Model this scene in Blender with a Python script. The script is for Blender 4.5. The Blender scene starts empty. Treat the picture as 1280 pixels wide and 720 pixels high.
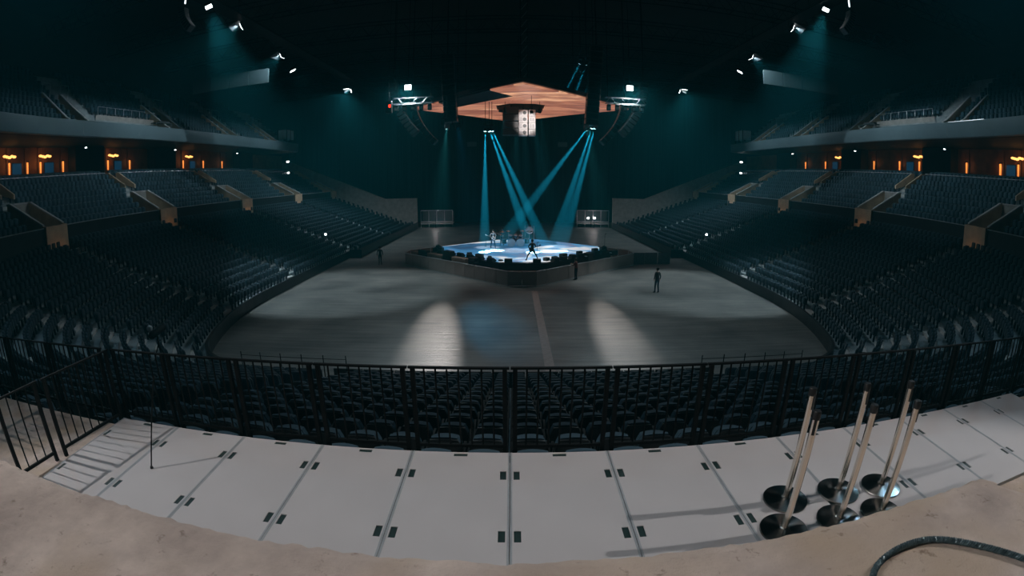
import bpy, bmesh, math, random
import numpy as np
from mathutils import Vector, Matrix

random.seed(7)
R = math.radians
PI = math.pi
SC = bpy.context.scene
COL = SC.collection

# ------------------------------------------------------------------ camera
CAM_Z = 7.7
cam_d = bpy.data.cameras.new('camera')
cam = bpy.data.objects.new('camera', cam_d)
COL.objects.link(cam)
cam.location = (0, 0, CAM_Z)
cam.rotation_euler = (R(90 - 12.3), 0, 0)
cam_d.type = 'PANO'                                   # the photograph is a wide action-camera (equidistant) view
cam_d.panorama_type = 'FISHEYE_LENS_POLYNOMIAL'
cam_d.sensor_fit = 'HORIZONTAL'
cam_d.sensor_width = 36.0
cam_d.sensor_height = 20.25
F_MM = 615.0 * 36.0 / 1280.0
cam_d.fisheye_fov = R(180)
cam_d.fisheye_polynomial_k0 = 0.0
cam_d.fisheye_polynomial_k1 = -1.0 / F_MM
cam_d.fisheye_polynomial_k2 = 0.0
cam_d.fisheye_polynomial_k3 = 0.0
cam_d.fisheye_polynomial_k4 = 0.0
cam_d.clip_start = 0.02
cam_d.clip_end = 500
SC.camera = cam

# ------------------------------------------------------------------ world, haze, exposure
world = bpy.data.worlds.new('world')
SC.world = world
world.use_nodes = True
wn = world.node_tree.nodes
wl = world.node_tree.links
wn['Background'].inputs[0].default_value = (0, 0, 0, 1)
wn['Background'].inputs[1].default_value = 0.0
hz = wn.new('ShaderNodeVolumeScatter')
hz.inputs['Color'].default_value = (0.07, 0.86, 1.0, 1)
hz.inputs['Density'].default_value = 0.0018
hz.inputs['Anisotropy'].default_value = 0.15
wl.new(hz.outputs[0], wn['World Output'].inputs['Volume'])

SC.view_settings.view_transform = 'Standard'
SC.view_settings.look = 'None'
SC.view_settings.gamma = 1.0
SC.view_settings.use_curve_mapping = False
SC.view_settings.exposure = 0.0
SC.cycles.use_denoising = True
SC.cycles.max_bounces = 5
SC.cycles.diffuse_bounces = 2
SC.cycles.glossy_bounces = 2
SC.cycles.volume_bounces = 0
SC.cycles.sample_clamp_indirect = 4.0
SC.cycles.sample_clamp_direct = 0.0
SC.cycles.use_light_tree = True

# light levels, all in one place (watts)
P_HOUSE = 1100.0      # flood lamps along the two catwalks
P_DECK = 9500.0       # the two floods that light the near deck
P_RIG = 3000.0        # white lamps beside the speaker hangs
P_BEAM = 900000.0       # cyan moving heads
P_POOL = 9000.0       # white stage spots
P_FLOOR = 7500.0     # added floods that throw pools on the arena floor
P_SCONCE = 4.5
C_HOUSE = (0.62, 0.88, 1.0)
C_DECK = (1.0, 0.96, 0.93)

# ------------------------------------------------------------------ materials
MATS = {}
def mat(name, col, rough=0.6, metal=0.0, var=0.15, scale=6.0, bump=0.0, bscale=None, emit=None, estr=0.0, spec=0.5, stretch=None):
    if name in MATS:
        return MATS[name]
    m = bpy.data.materials.new(name)
    m.use_nodes = True
    nt = m.node_tree
    b = nt.nodes['Principled BSDF']
    b.inputs['Roughness'].default_value = rough
    b.inputs['Metallic'].default_value = metal
    b.inputs['Specular IOR Level'].default_value = spec
    tc = nt.nodes.new('ShaderNodeTexCoord')
    mp = nt.nodes.new('ShaderNodeMapping')
    nt.links.new(tc.outputs['Object'], mp.inputs[0])
    if stretch:
        mp.inputs['Scale'].default_value = stretch
    nz = nt.nodes.new('ShaderNodeTexNoise')
    nz.inputs['Scale'].default_value = scale
    nz.inputs['Detail'].default_value = 5
    nt.links.new(mp.outputs[0], nz.inputs['Vector'])
    rp = nt.nodes.new('ShaderNodeValToRGB')
    lo = tuple(max(0, c * (1 - var)) for c in col) + (1,)
    hi = tuple(min(1, c * (1 + var)) for c in col) + (1,)
    rp.color_ramp.elements[0].position = 0.3
    rp.color_ramp.elements[1].position = 0.7
    rp.color_ramp.elements[0].color = lo
    rp.color_ramp.elements[1].color = hi
    nt.links.new(nz.outputs[0], rp.inputs[0])
    nt.links.new(rp.outputs[0], b.inputs['Base Color'])
    if bump:
        bp = nt.nodes.new('ShaderNodeBump')
        bp.inputs['Strength'].default_value = bump
        bp.inputs['Distance'].default_value = 0.02
        n2 = nt.nodes.new('ShaderNodeTexNoise')
        n2.inputs['Scale'].default_value = bscale or scale * 4
        n2.inputs['Detail'].default_value = 6
        nt.links.new(mp.outputs[0], n2.inputs['Vector'])
        nt.links.new(n2.outputs[0], bp.inputs['Height'])
        nt.links.new(bp.outputs[0], b.inputs['Normal'])
    if emit:
        b.inputs['Emission Color'].default_value = tuple(emit) + (1,)
        b.inputs['Emission Strength'].default_value = estr
    MATS[name] = m
    return m

M_PANEL = mat('panel_plastic', (0.54, 0.54, 0.555), 0.55, var=0.05, scale=1.4, bump=0.04, bscale=60)
M_TRIM = mat('panel_edge', (0.33, 0.37, 0.40), 0.45, var=0.1, scale=5)
M_CUP = mat('handhole', (0.012, 0.035, 0.035), 0.5, var=0.2)
def ledge_mat():
    m = bpy.data.materials.new('ledge_concrete'); m.use_nodes = True
    nt = m.node_tree; b = nt.nodes['Principled BSDF']; b.inputs['Roughness'].default_value = 0.9
    tc = nt.nodes.new('ShaderNodeTexCoord')
    def nz(scale, det, rough=0.6):
        n = nt.nodes.new('ShaderNodeTexNoise'); n.inputs['Scale'].default_value = scale; n.inputs['Detail'].default_value = det; n.inputs['Roughness'].default_value = rough
        nt.links.new(tc.outputs['Object'], n.inputs['Vector']); return n
    def ramp(src, els):
        q = nt.nodes.new('ShaderNodeValToRGB'); e = q.color_ramp.elements
        e[0].position, e[0].color = els[0]; e[1].position, e[1].color = els[1]
        nt.links.new(src.outputs[0], q.inputs[0]); return q
    base = ramp(nz(2.3, 9, 0.65), [(0.32, (0.38, 0.325, 0.295, 1)), (0.70, (0.76, 0.665, 0.60, 1))])
    warm = ramp(nz(1.1, 3), [(0.45, (0, 0, 0, 1)), (0.62, (1, 1, 1, 1))])
    mx = nt.nodes.new('ShaderNodeMix'); mx.data_type = 'RGBA'; mx.inputs[7].default_value = (0.54, 0.44, 0.34, 1)
    nt.links.new(warm.outputs[0], mx.inputs[0]); nt.links.new(base.outputs[0], mx.inputs[6])
    pit = ramp(nz(17, 6, 0.7), [(0.30, (0.55, 0.5, 0.46, 1)), (0.40, (1, 1, 1, 1))])
    ml = nt.nodes.new('ShaderNodeMix'); ml.data_type = 'RGBA'; ml.blend_type = 'MULTIPLY'; ml.inputs[0].default_value = 1.0
    nt.links.new(mx.outputs[2], ml.inputs[6]); nt.links.new(pit.outputs[0], ml.inputs[7])
    nt.links.new(ml.outputs[2], b.inputs['Base Color'])
    bp = nt.nodes.new('ShaderNodeBump'); bp.inputs['Strength'].default_value = 0.55; bp.inputs['Distance'].default_value = 0.02
    nt.links.new(nz(24, 8, 0.65).outputs[0], bp.inputs['Height']); nt.links.new(bp.outputs[0], b.inputs['Normal'])
    return m
M_LEDGE = ledge_mat()
M_CONC = mat('concrete', (0.42, 0.385, 0.35), 0.85, var=0.18, scale=1.5, bump=0.2, bscale=20)
M_TAN = mat('tan_concrete', (0.66, 0.49, 0.33), 0.85, var=0.15, scale=1.2, bump=0.15, bscale=15)
M_TREAD = mat('terrace_concrete', (0.34, 0.375, 0.385), 0.8, var=0.25, scale=1.1, bump=0.15, bscale=18)
M_STEP = mat('aisle_step', (0.60, 0.59, 0.57), 0.7, var=0.15, scale=2)
M_BLACK = mat('black_paint', (0.008, 0.009, 0.010), 0.45, var=0.3)
M_BLACKM = mat('black_metal', (0.003, 0.0035, 0.004), 0.6, 0.0, var=0.3, spec=0.15)
M_WALLD = mat('dark_wall', (0.010, 0.013, 0.015), 0.7, var=0.3, scale=0.8)
M_DRAPE = mat('drape', (0.030, 0.050, 0.056), 0.95, var=0.3, scale=0.7, stretch=(6, 6, 0.1))
M_SEAT = mat('seat_fabric', (0.022, 0.060, 0.088), 0.75, var=0.3, scale=1.2, bump=0.1, bscale=80)
M_SEATP = mat('seat_plastic', (0.005, 0.007, 0.009), 0.5, var=0.2)
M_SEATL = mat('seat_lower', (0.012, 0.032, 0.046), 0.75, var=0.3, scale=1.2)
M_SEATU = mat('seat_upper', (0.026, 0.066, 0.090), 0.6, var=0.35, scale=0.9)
M_FASCIA = mat('fascia_panel', (0.17, 0.235, 0.26), 0.5, var=0.08, scale=0.5)
M_STEEL = mat('steel', (0.80, 0.74, 0.66), 0.20, 1.0, var=0.05, scale=3)
M_BASE = mat('polished_base', (0.40, 0.41, 0.40), 0.22, 1.0, var=0.05, scale=3)
def brushed(m):
    nt = m.node_tree; b = nt.nodes['Principled BSDF']; tg = nt.nodes.new('ShaderNodeTangent'); tg.direction_type = 'RADIAL'; tg.axis = 'Z'
    b.inputs['Anisotropic'].default_value = 0.85; nt.links.new(tg.outputs[0], b.inputs['Tangent'])
brushed(M_BASE)
M_ALU = mat('aluminium', (0.60, 0.62, 0.64), 0.4, 0.5, var=0.1)
M_CABLE = mat('cable_sheath', (0.07, 0.12, 0.14), 0.4, 0.3, var=0.3, scale=40)
M_WOOD = mat('suite_wood', (0.20, 0.085, 0.035), 0.6, var=0.3, scale=1.0)
M_TRUSS = mat('truss_metal', (0.20, 0.22, 0.23), 0.45, 0.5, var=0.2)
M_BARR = mat('barrier_panel', (0.34, 0.27, 0.24), 0.6, var=0.15, scale=0.8)
M_CASE = mat('case_brown', (0.26, 0.19, 0.15), 0.6, var=0.15)
M_GREYW = mat('speaker_grey', (0.62, 0.62, 0.62), 0.6, var=0.08)
M_GLASS = mat('frosted_glass', (0.72, 0.82, 0.84), 0.3, var=0.1)
M_LENS = mat('lamp_lens', (0.9, 0.95, 1), 0.4, emit=(0.86, 0.96, 1.0), estr=8)
M_LENSC = mat('beam_lens', (0.5, 0.9, 1), 0.4, emit=(0.45, 0.85, 1.0), estr=18)
M_WARM = mat('warm_glow', (1, 0.6, 0.2), 0.5, emit=(1.0, 0.33, 0.07), estr=0.9)
M_WARM2 = mat('pendant_glow', (1, 0.7, 0.3), 0.5, emit=(1.0, 0.45, 0.12), estr=2.2)
M_TV = mat('tv_screen', (0.02, 0.05, 0.08), 0.3, emit=(0.008, 0.07, 0.15), estr=0.35)
M_RED = mat('red_lamp', (0.6, 0.02, 0.01), 0.4, emit=(1, 0.05, 0.02), estr=2.0)
M_SKIN = mat('skin', (0.42, 0.26, 0.19), 0.6, var=0.05)
M_HAIR = mat('hair', (0.02, 0.014, 0.01), 0.7)
M_CLOTHK = mat('black_cloth', (0.010, 0.011, 0.013), 0.85)
M_CLOTHB = mat('blue_denim', (0.025, 0.04, 0.065), 0.85)
M_CLOTHR = mat('red_cloth', (0.16, 0.035, 0.03), 0.85)
M_CLOTHG = mat('grey_cloth', (0.20, 0.22, 0.24), 0.85)
M_STRIP = mat('floor_strip', (0.40, 0.30, 0.27), 0.7, var=0.15)

def floor_mat():
    m = bpy.data.materials.new('arena_floor')
    m.use_nodes = True
    nt = m.node_tree; b = nt.nodes['Principled BSDF']
    tc = nt.nodes.new('ShaderNodeTexCoord')
    def noise(sc, stretch, det=6):
        mp = nt.nodes.new('ShaderNodeMapping'); mp.inputs['Scale'].default_value = stretch
        nt.links.new(tc.outputs['Object'], mp.inputs[0])
        n = nt.nodes.new('ShaderNodeTexNoise'); n.inputs['Scale'].default_value = sc; n.inputs['Detail'].default_value = det
        nt.links.new(mp.outputs[0], n.inputs['Vector'])
        return n
    a = noise(0.35, (1, 1, 1)); s = noise(1.1, (0.22, 2.6, 1), 9)
    mx = nt.nodes.new('ShaderNodeMath'); mx.operation = 'ADD'
    nt.links.new(a.outputs[0], mx.inputs[0]); nt.links.new(s.outputs[0], mx.inputs[1])
    hf = nt.nodes.new('ShaderNodeMath'); hf.operation = 'MULTIPLY'; hf.inputs[1].default_value = 0.5
    rip = noise(2.2, (0.10, 2.4, 1), 4)
    bmp = nt.nodes.new('ShaderNodeBump'); bmp.inputs['Strength'].default_value = 0.5; bmp.inputs['Distance'].default_value = 0.05
    nt.links.new(rip.outputs[0], bmp.inputs['Height']); nt.links.new(bmp.outputs[0], b.inputs['Normal'])
    nt.links.new(mx.outputs[0], hf.inputs[0])
    rp = nt.nodes.new('ShaderNodeValToRGB')
    rp.color_ramp.elements[0].position = 0.36; rp.color_ramp.elements[0].color = (0.10, 0.10, 0.095, 1)
    rp.color_ramp.elements[1].position = 0.64; rp.color_ramp.elements[1].color = (0.27, 0.255, 0.235, 1)
    nt.links.new(hf.outputs[0], rp.inputs[0])
    nt.links.new(rp.outputs[0], b.inputs['Base Color'])
    rr = nt.nodes.new('ShaderNodeMapRange')
    rr.inputs['To Min'].default_value = 0.30; rr.inputs['To Max'].default_value = 0.55
    nt.links.new(s.outputs[0], rr.inputs[0])
    nt.links.new(rr.outputs[0], b.inputs['Roughness'])
    return m
M_FLOOR = floor_mat()

def led_mat(name, cols, scale, strength, distort=2.0, wave=True, stretch=(1, 1, 1), rot=0.0, base=(0.05, 0.05, 0.05)):
    """video wall content: coloured bands and facets, it gives off light"""
    m = bpy.data.materials.new(name); m.use_nodes = True
    nt = m.node_tree; b = nt.nodes['Principled BSDF']
    tc = nt.nodes.new('ShaderNodeTexCoord')
    mp = nt.nodes.new('ShaderNodeMapping'); mp.inputs['Scale'].default_value = stretch
    mp.inputs['Rotation'].default_value = (0, 0, rot)
    nt.links.new(tc.outputs['Object'], mp.inputs[0])
    v = nt.nodes.new('ShaderNodeTexVoronoi'); v.inputs['Scale'].default_value = scale * 0.55
    nt.links.new(mp.outputs[0], v.inputs['Vector'])
    n = nt.nodes.new('ShaderNodeTexNoise'); n.inputs['Scale'].default_value = scale; n.inputs['Detail'].default_value = 3
    n.inputs['Distortion'].default_value = distort
    nt.links.new(mp.outputs[0], n.inputs['Vector'])
    mx = nt.nodes.new('ShaderNodeMix'); mx.data_type = 'FLOAT'; mx.inputs[0].default_value = 0.35
    sep = nt.nodes.new('ShaderNodeSeparateColor'); nt.links.new(v.outputs['Color'], sep.inputs[0])
    nt.links.new(n.outputs[0], mx.inputs[2]); nt.links.new(sep.outputs[0], mx.inputs[3])
    rp = nt.nodes.new('ShaderNodeValToRGB')
    els = rp.color_ramp.elements
    while len(els) < len(cols): els.new(0.5)
    for e, (p, c) in zip(els, cols):
        e.position = p; e.color = tuple(c) + (1,)
    nt.links.new(mx.outputs[0], rp.inputs[0])
    nt.links.new(rp.outputs[0], b.inputs['Emission Color'])
    b.inputs['Emission Strength'].default_value = strength
    b.inputs['Base Color'].default_value = tuple(base) + (1,)
    b.inputs['Roughness'].default_value = 0.4
    return m
M_LED = led_mat('screen_orange', [(0.26, (0.16, 0.055, 0.035)), (0.38, (0.50, 0.20, 0.12)), (0.47, (0.27, 0.10, 0.07)), (0.56, (0.66, 0.29, 0.17)), (0.63, (0.40, 0.17, 0.11)), (0.70, (0.95, 0.52, 0.30)), (0.80, (0.50, 0.23, 0.15))],
                0.50, 0.85, 0.25, stretch=(0.30, 0.9, 1), rot=R(38))
M_LEDF = led_mat('stage_floor_video', [(0.26, (0.01, 0.07, 0.16)), (0.40, (0.03, 0.22, 0.46)), (0.48, (0.16, 0.20, 0.34)), (0.56, (0.06, 0.34, 0.62)), (0.64, (0.85, 0.88, 0.86)), (0.80, (0.30, 0.45, 0.70))],
                 0.30, 0.85, 0.8, base=(0.30, 0.33, 0.38))

# ------------------------------------------------------------------ mesh helpers
class MB:
    def __init__(self): self.v = []; self.f = []
    def add(self, vs, fs):
        o = len(self.v); self.v += [tuple(p) for p in vs]; self.f += [tuple(i + o for i in f) for f in fs]; return self
    def box(self, x0, x1, y0, y1, z0, z1, M=None):
        vs = [Vector(p) for p in ((x0,y0,z0),(x1,y0,z0),(x1,y1,z0),(x0,y1,z0),(x0,y0,z1),(x1,y0,z1),(x1,y1,z1),(x0,y1,z1))]
        if M is not None: vs = [M @ p for p in vs]
        return self.add(vs, [(0,3,2,1),(4,5,6,7),(0,1,5,4),(1,2,6,5),(2,3,7,6),(3,0,4,7)])
    def bbox(self, x0, x1, y0, y1, z0, z1, b, M=None):
        """box with its upright and top edges chamfered"""
        def ring(i, z): return [(x0+i+b,y0+i,z),(x1-i-b,y0+i,z),(x1-i,y0+i+b,z),(x1-i,y1-i-b,z),(x1-i-b,y1-i,z),(x0+i+b,y1-i,z),(x0+i,y1-i-b,z),(x0+i,y0+i+b,z)]
        vs = [Vector(p) for p in ring(b,z0)+ring(0,z0+b)+ring(0,z1-b)+ring(b,z1)]
        if M is not None: vs = [M @ p for p in vs]
        fs = [tuple(range(7,-1,-1)), tuple(range(24,32))]
        for k in range(3):
            for i in range(8):
                j = (i+1) % 8; fs.append((k*8+i, k*8+j, k*8+8+j, k*8+8+i))
        return self.add(vs, fs)
    def prism(self, poly, z0, z1):
        n = len(poly)
        vs = [(x,y,z0) for x,y in poly] + [(x,y,z1) for x,y in poly]
        fs = [tuple(range(n-1,-1,-1)), tuple(range(n,2*n))] + [(i,(i+1)%n,n+(i+1)%n,n+i) for i in range(n)]
        return self.add(vs, fs)
    def extr(self, poly3, d):
        n = len(poly3); d = Vector(d)
        vs = [Vector(p) for p in poly3] + [Vector(p)+d for p in poly3]
        fs = [tuple(range(n-1,-1,-1)), tuple(range(n,2*n))] + [(i,(i+1)%n,n+(i+1)%n,n+i) for i in range(n)]
        return self.add(vs, fs)
    def tube(self, pts, r, n=8, caps=True):
        pts = [Vector(p) for p in pts]; rs = r if isinstance(r, (list,tuple)) else [r]*len(pts)
        vs = []; fs = []
        for i,p in enumerate(pts):
            d = (pts[min(i+1,len(pts)-1)] - pts[max(i-1,0)]).normalized()
            a = d.orthogonal().normalized() if i == 0 else (a - d*a.dot(d)).normalized()
            b = d.cross(a)
            for k in range(n):
                t = 2*PI*k/n; vs.append(p + (a*math.cos(t)+b*math.sin(t))*rs[i])
        for i in range(len(pts)-1):
            for k in range(n):
                k2 = (k+1)%n; fs.append((i*n+k, i*n+k2, (i+1)*n+k2, (i+1)*n+k))
        if caps:
            fs.append(tuple(range(n-1,-1,-1))); m = (len(pts)-1)*n; fs.append(tuple(range(m,m+n)))
        return self.add(vs, fs)
    def lathe(self, prof, n=20, c=(0,0,0), M=None):
        vs = []; fs = []
        for r,z in prof:
            for k in range(n):
                t = 2*PI*k/n; p = Vector((c[0]+r*math.cos(t), c[1]+r*math.sin(t), c[2]+z)); vs.append(M @ p if M is not None else p)
        for i in range(len(prof)-1):
            for k in range(n):
                k2=(k+1)%n; fs.append((i*n+k,i*n+k2,(i+1)*n+k2,(i+1)*n+k))
        fs.append(tuple(range(n-1,-1,-1))); m=(len(prof)-1)*n; fs.append(tuple(range(m,m+n)))
        return self.add(vs, fs)
    def mesh(self, name, smooth=False):
        me = bpy.data.meshes.new(name); me.from_pydata(self.v, [], self.f); me.update()
        if smooth:
            me.polygons.foreach_set('use_smooth', [True]*len(me.polygons))
            try: me.set_sharp_from_angle(angle=R(40))
            except Exception: pass
        return me
    def build(self, name, m, parent=None, smooth=False):
        return obj(name, self.mesh(name, smooth), m, parent)

def obj(name, me, m=None, parent=None, loc=None, rz=None):
    o = bpy.data.objects.new(name, me); COL.objects.link(o)
    if m is not None and me is not None and not me.materials: me.materials.append(m)
    if parent: o.parent = parent
    if loc is not None: o.location = loc
    if rz is not None: o.rotation_euler = (0,0,rz)
    return o
SIDE = {'left': 'away from the stanchions', 'right': 'on the stanchion side'}
def sided(t, long=True):
    """say left and right by the stanchions on the deck, which stand on one side of the hall"""
    for k in ('left', 'right'):
        w = t.split()
        if k in w:
            w = [q for q in w if q != k]
            t = ' '.join(w) + ', ' + SIDE[k]
    return t
def tag(o, label, cat, group=None, kind=None):
    o['label'] = sided(label); o['category'] = cat
    if group: o['group'] = sided(group)
    if kind: o['kind'] = kind
    return o
def empty(name, loc=(0,0,0), rz=0.0):
    o = bpy.data.objects.new(name, None); COL.objects.link(o); o.location = loc; o.rotation_euler = (0,0,rz); o.empty_display_size = 0.1
    return o
def copy_tree(o, parent=None, loc=None, rz=None):
    c = o.copy(); COL.objects.link(c); c.parent = parent
    if loc is not None: c.location = loc
    if rz is not None: c.rotation_euler = (0,0,rz)
    for ch in o.children: copy_tree(ch, c)
    return c
def spot(name, loc, target, power, size_deg, color, parent=None, blend=0.3, radius=0.1):
    d = bpy.data.lights.new(name, 'SPOT'); d.energy = power; d.spot_size = R(size_deg); d.spot_blend = blend
    d.color = color; d.shadow_soft_size = radius
    o = bpy.data.objects.new(name, d); COL.objects.link(o)
    dr = (Vector(target) - Vector(loc)).to_track_quat('-Z', 'Y')
    Mw = Matrix.Translation(Vector(loc)) @ dr.to_matrix().to_4x4()
    if parent:
        o.parent = parent
        Mp = Matrix.Translation(parent.location) @ parent.rotation_euler.to_matrix().to_4x4()
        o.matrix_local = Mp.inverted() @ Mw
    else:
        o.matrix_world = Mw
    return o

# ------------------------------------------------------------------ plan of the bowl
XC = 0.5            # axis of the hall
W = 18.1            # half width of the floor
YN = 17.05          # near edge of the floor
YF = 84.0           # far end of the stands
A1 = R(23.5); R1 = 30.0; Y1 = 32.0
R2 = (Y1 - R1*math.sin(A1) - YN) / (1 - math.sin(A1))
X2 = W - R1*(1-math.cos(A1)) - R2*math.cos(A1)      # end of the straight near edge
L0 = X2; L1 = R2*(PI/2-A1); L2 = R1*A1; L3 = YF - Y1
U_A = L0; U_B = L0+L1; U_C = L0+L1+L2; U_E = U_C+L3
def path(u):
    """arc length along the floor edge from the near centre (u=0): point and outward angle phi, for u<0 mirrored"""
    s = 1 if u >= 0 else -1; a = abs(u)
    if a <= U_A: p = (a, YN); ph = PI/2
    elif a <= U_B:
        ph = PI/2 - (a-U_A)/R2; p = (X2 + R2*math.cos(ph), YN + R2 - R2*math.sin(ph))
    elif a <= U_C:
        ph = A1 - (a-U_B)/R1; p = (W - R1 + R1*math.cos(ph), Y1 - R1*math.sin(ph))
    else:
        ph = 0.0; p = (W, Y1 + (a-U_C))
    return s, p, ph
def off(u, d):
    s, p, ph = path(u)
    return (XC + s*(p[0] + d*math.cos(ph)), p[1] - d*math.sin(ph))
def face_rot(u):
    """turn a thing whose front is local +y so that it faces the floor"""
    s, p, ph = path(u)
    fx, fy = -s*math.cos(ph), math.sin(ph)
    return math.atan2(-fx, fy)
def u_of_y(y): return U_C + (y - Y1)
def u_of_phi(deg):
    ph = R(deg)
    return U_B + (A1-ph)*R1 if ph <= A1 else U_A + (PI/2-ph)*R2
def blend(u):
    t = (abs(u) - U_A) / (U_C - 4 - U_A); t = min(1, max(0, t)); return t*t*(3-2*t)
RD = 0.85           # depth of a row
def tread_z(j, u):
    t = blend(u)
    return (0.13 + 0.32*t) + (0.28 + 0.035*t)*j
def ulist(u0, u1):
    """sample positions: dense on the arcs"""
    us = [u0]
    marks = []
    for s in (-1, 1):
        marks += [s*(U_A + (U_B-U_A)*k/14) for k in range(15)] + [s*(U_B + (U_C-U_B)*k/8) for k in range(9)] + [s*(U_C + L3*k/3) for k in range(4)]
    marks.append(0)
    us += sorted(m for m in marks if u0 + 0.05 < m < u1 - 0.05); us.append(u1)
    return us
def strip(mb, u0, u1, prof):
    """sweep a profile (list of (offset, z or z-function)) along the path"""
    us = ulist(u0, u1); n = len(prof); vs = []; fs = []
    for u in us:
        for d, z in prof:
            x, y = off(u, d); vs.append((x, y, z(u) if callable(z) else z))
    for i in range(len(us)-1):
        for k in range(n-1):
            a = i*n+k; fs.append((a, a+1, a+n+1, a+n))
    return mb.add(vs, fs)

# ================================================================== THE SETTING
D = 4.98                         # top of the panel deck
fl = MB().prism([(-24,12),(25,12),(25,112),(-24,112)], -0.3, 0.0).build('floor', M_FLOOR)
tag(fl, 'grey worn concrete arena floor around the stage', 'floor', kind='structure')
so = MB().box(1.4, 1.82, 18.5, 34.3, 0.0, 0.004).build('floor_tape_strip', M_STRIP)
tag(so, 'pale pinkish strip taped along the arena floor towards the stage', 'strip')

# lower terraces
tr = empty('floor_terrace'); tag(tr, 'stepped grey concrete terraces of the lower seating bowl', 'terrace', kind='structure')
U_NEAR = u_of_phi(42)            # up to here the rows stop at the deck, beyond it they climb to the tier wall
for j in range(16):
    full = j <= 14
    rng = [(-U_E, U_E)] if full else [(-U_E, -U_NEAR), (U_NEAR, U_E)]
    mb = MB()
    for (a, b) in rng:
        o = RD*j
        zf = (lambda jj: (lambda u: tread_z(jj, u)))(j)
        zl = (lambda jj: (lambda u: tread_z(jj-1, u) if jj else 0.0))(j)
        oo = o + RD if j != 15 else 13.5
        strip(mb, a, b, [(o, zl), (o, zf), (oo, zf)])
    mb.build('tread', M_TREAD, tr)
# front wall of the bowl (dark)
mb = MB(); strip(mb, -U_E, -U_A-2.0, [(-0.14, 0.0), (-0.14, 0.74), (0.02, 0.74), (0.02, 0.3)]); strip(mb, U_A+2.0, U_E, [(-0.14, 0.0), (-0.14, 0.74), (0.02, 0.74), (0.02, 0.3)])
w = mb.build('wall_dasher', M_BLACK); tag(w, 'low black wall between floor and lower side seats', 'wall', kind='structure')
# retractable front units towards the far end
for s in (-1, 1):
    x0 = XC + s*(W - 1.25); x1 = XC + s*(W - 0.16)
    t = empty('retractable_unit', (XC + s*(W-0.7), 67, 0)); tag(t, 'dark retractable seating unit pulled out at the far %s bowl wall' % ('left' if s < 0 else 'right'), 'seating unit')
    MB().box(min(x0,x1)-t.location.x, max(x0,x1)-t.location.x, -16.5, 16.7, 0.0, 0.42).build('step', M_TREAD, t)
    xa = x0 - s*0.05
    MB().box(min(xa,xa+s*0.06)-t.location.x, max(xa,xa+s*0.06)-t.location.x, -16.5, 16.7, 0.0, 1.0).build('front_panel', M_BLACK, t)
    MB().box(min(x0-s*.3,x1)-t.location.x, max(x0-s*.3,x1)-t.location.x, -16.56, -16.5, 0.0, 0.9).build('end_panel', M_BLACK, t)
    MB().tube([(xa-t.location.x, -16.5, 1.0), (xa-t.location.x, 16.7, 1.0)], 0.03, 6).build('cap_rail', M_BLACKM, t)

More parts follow.
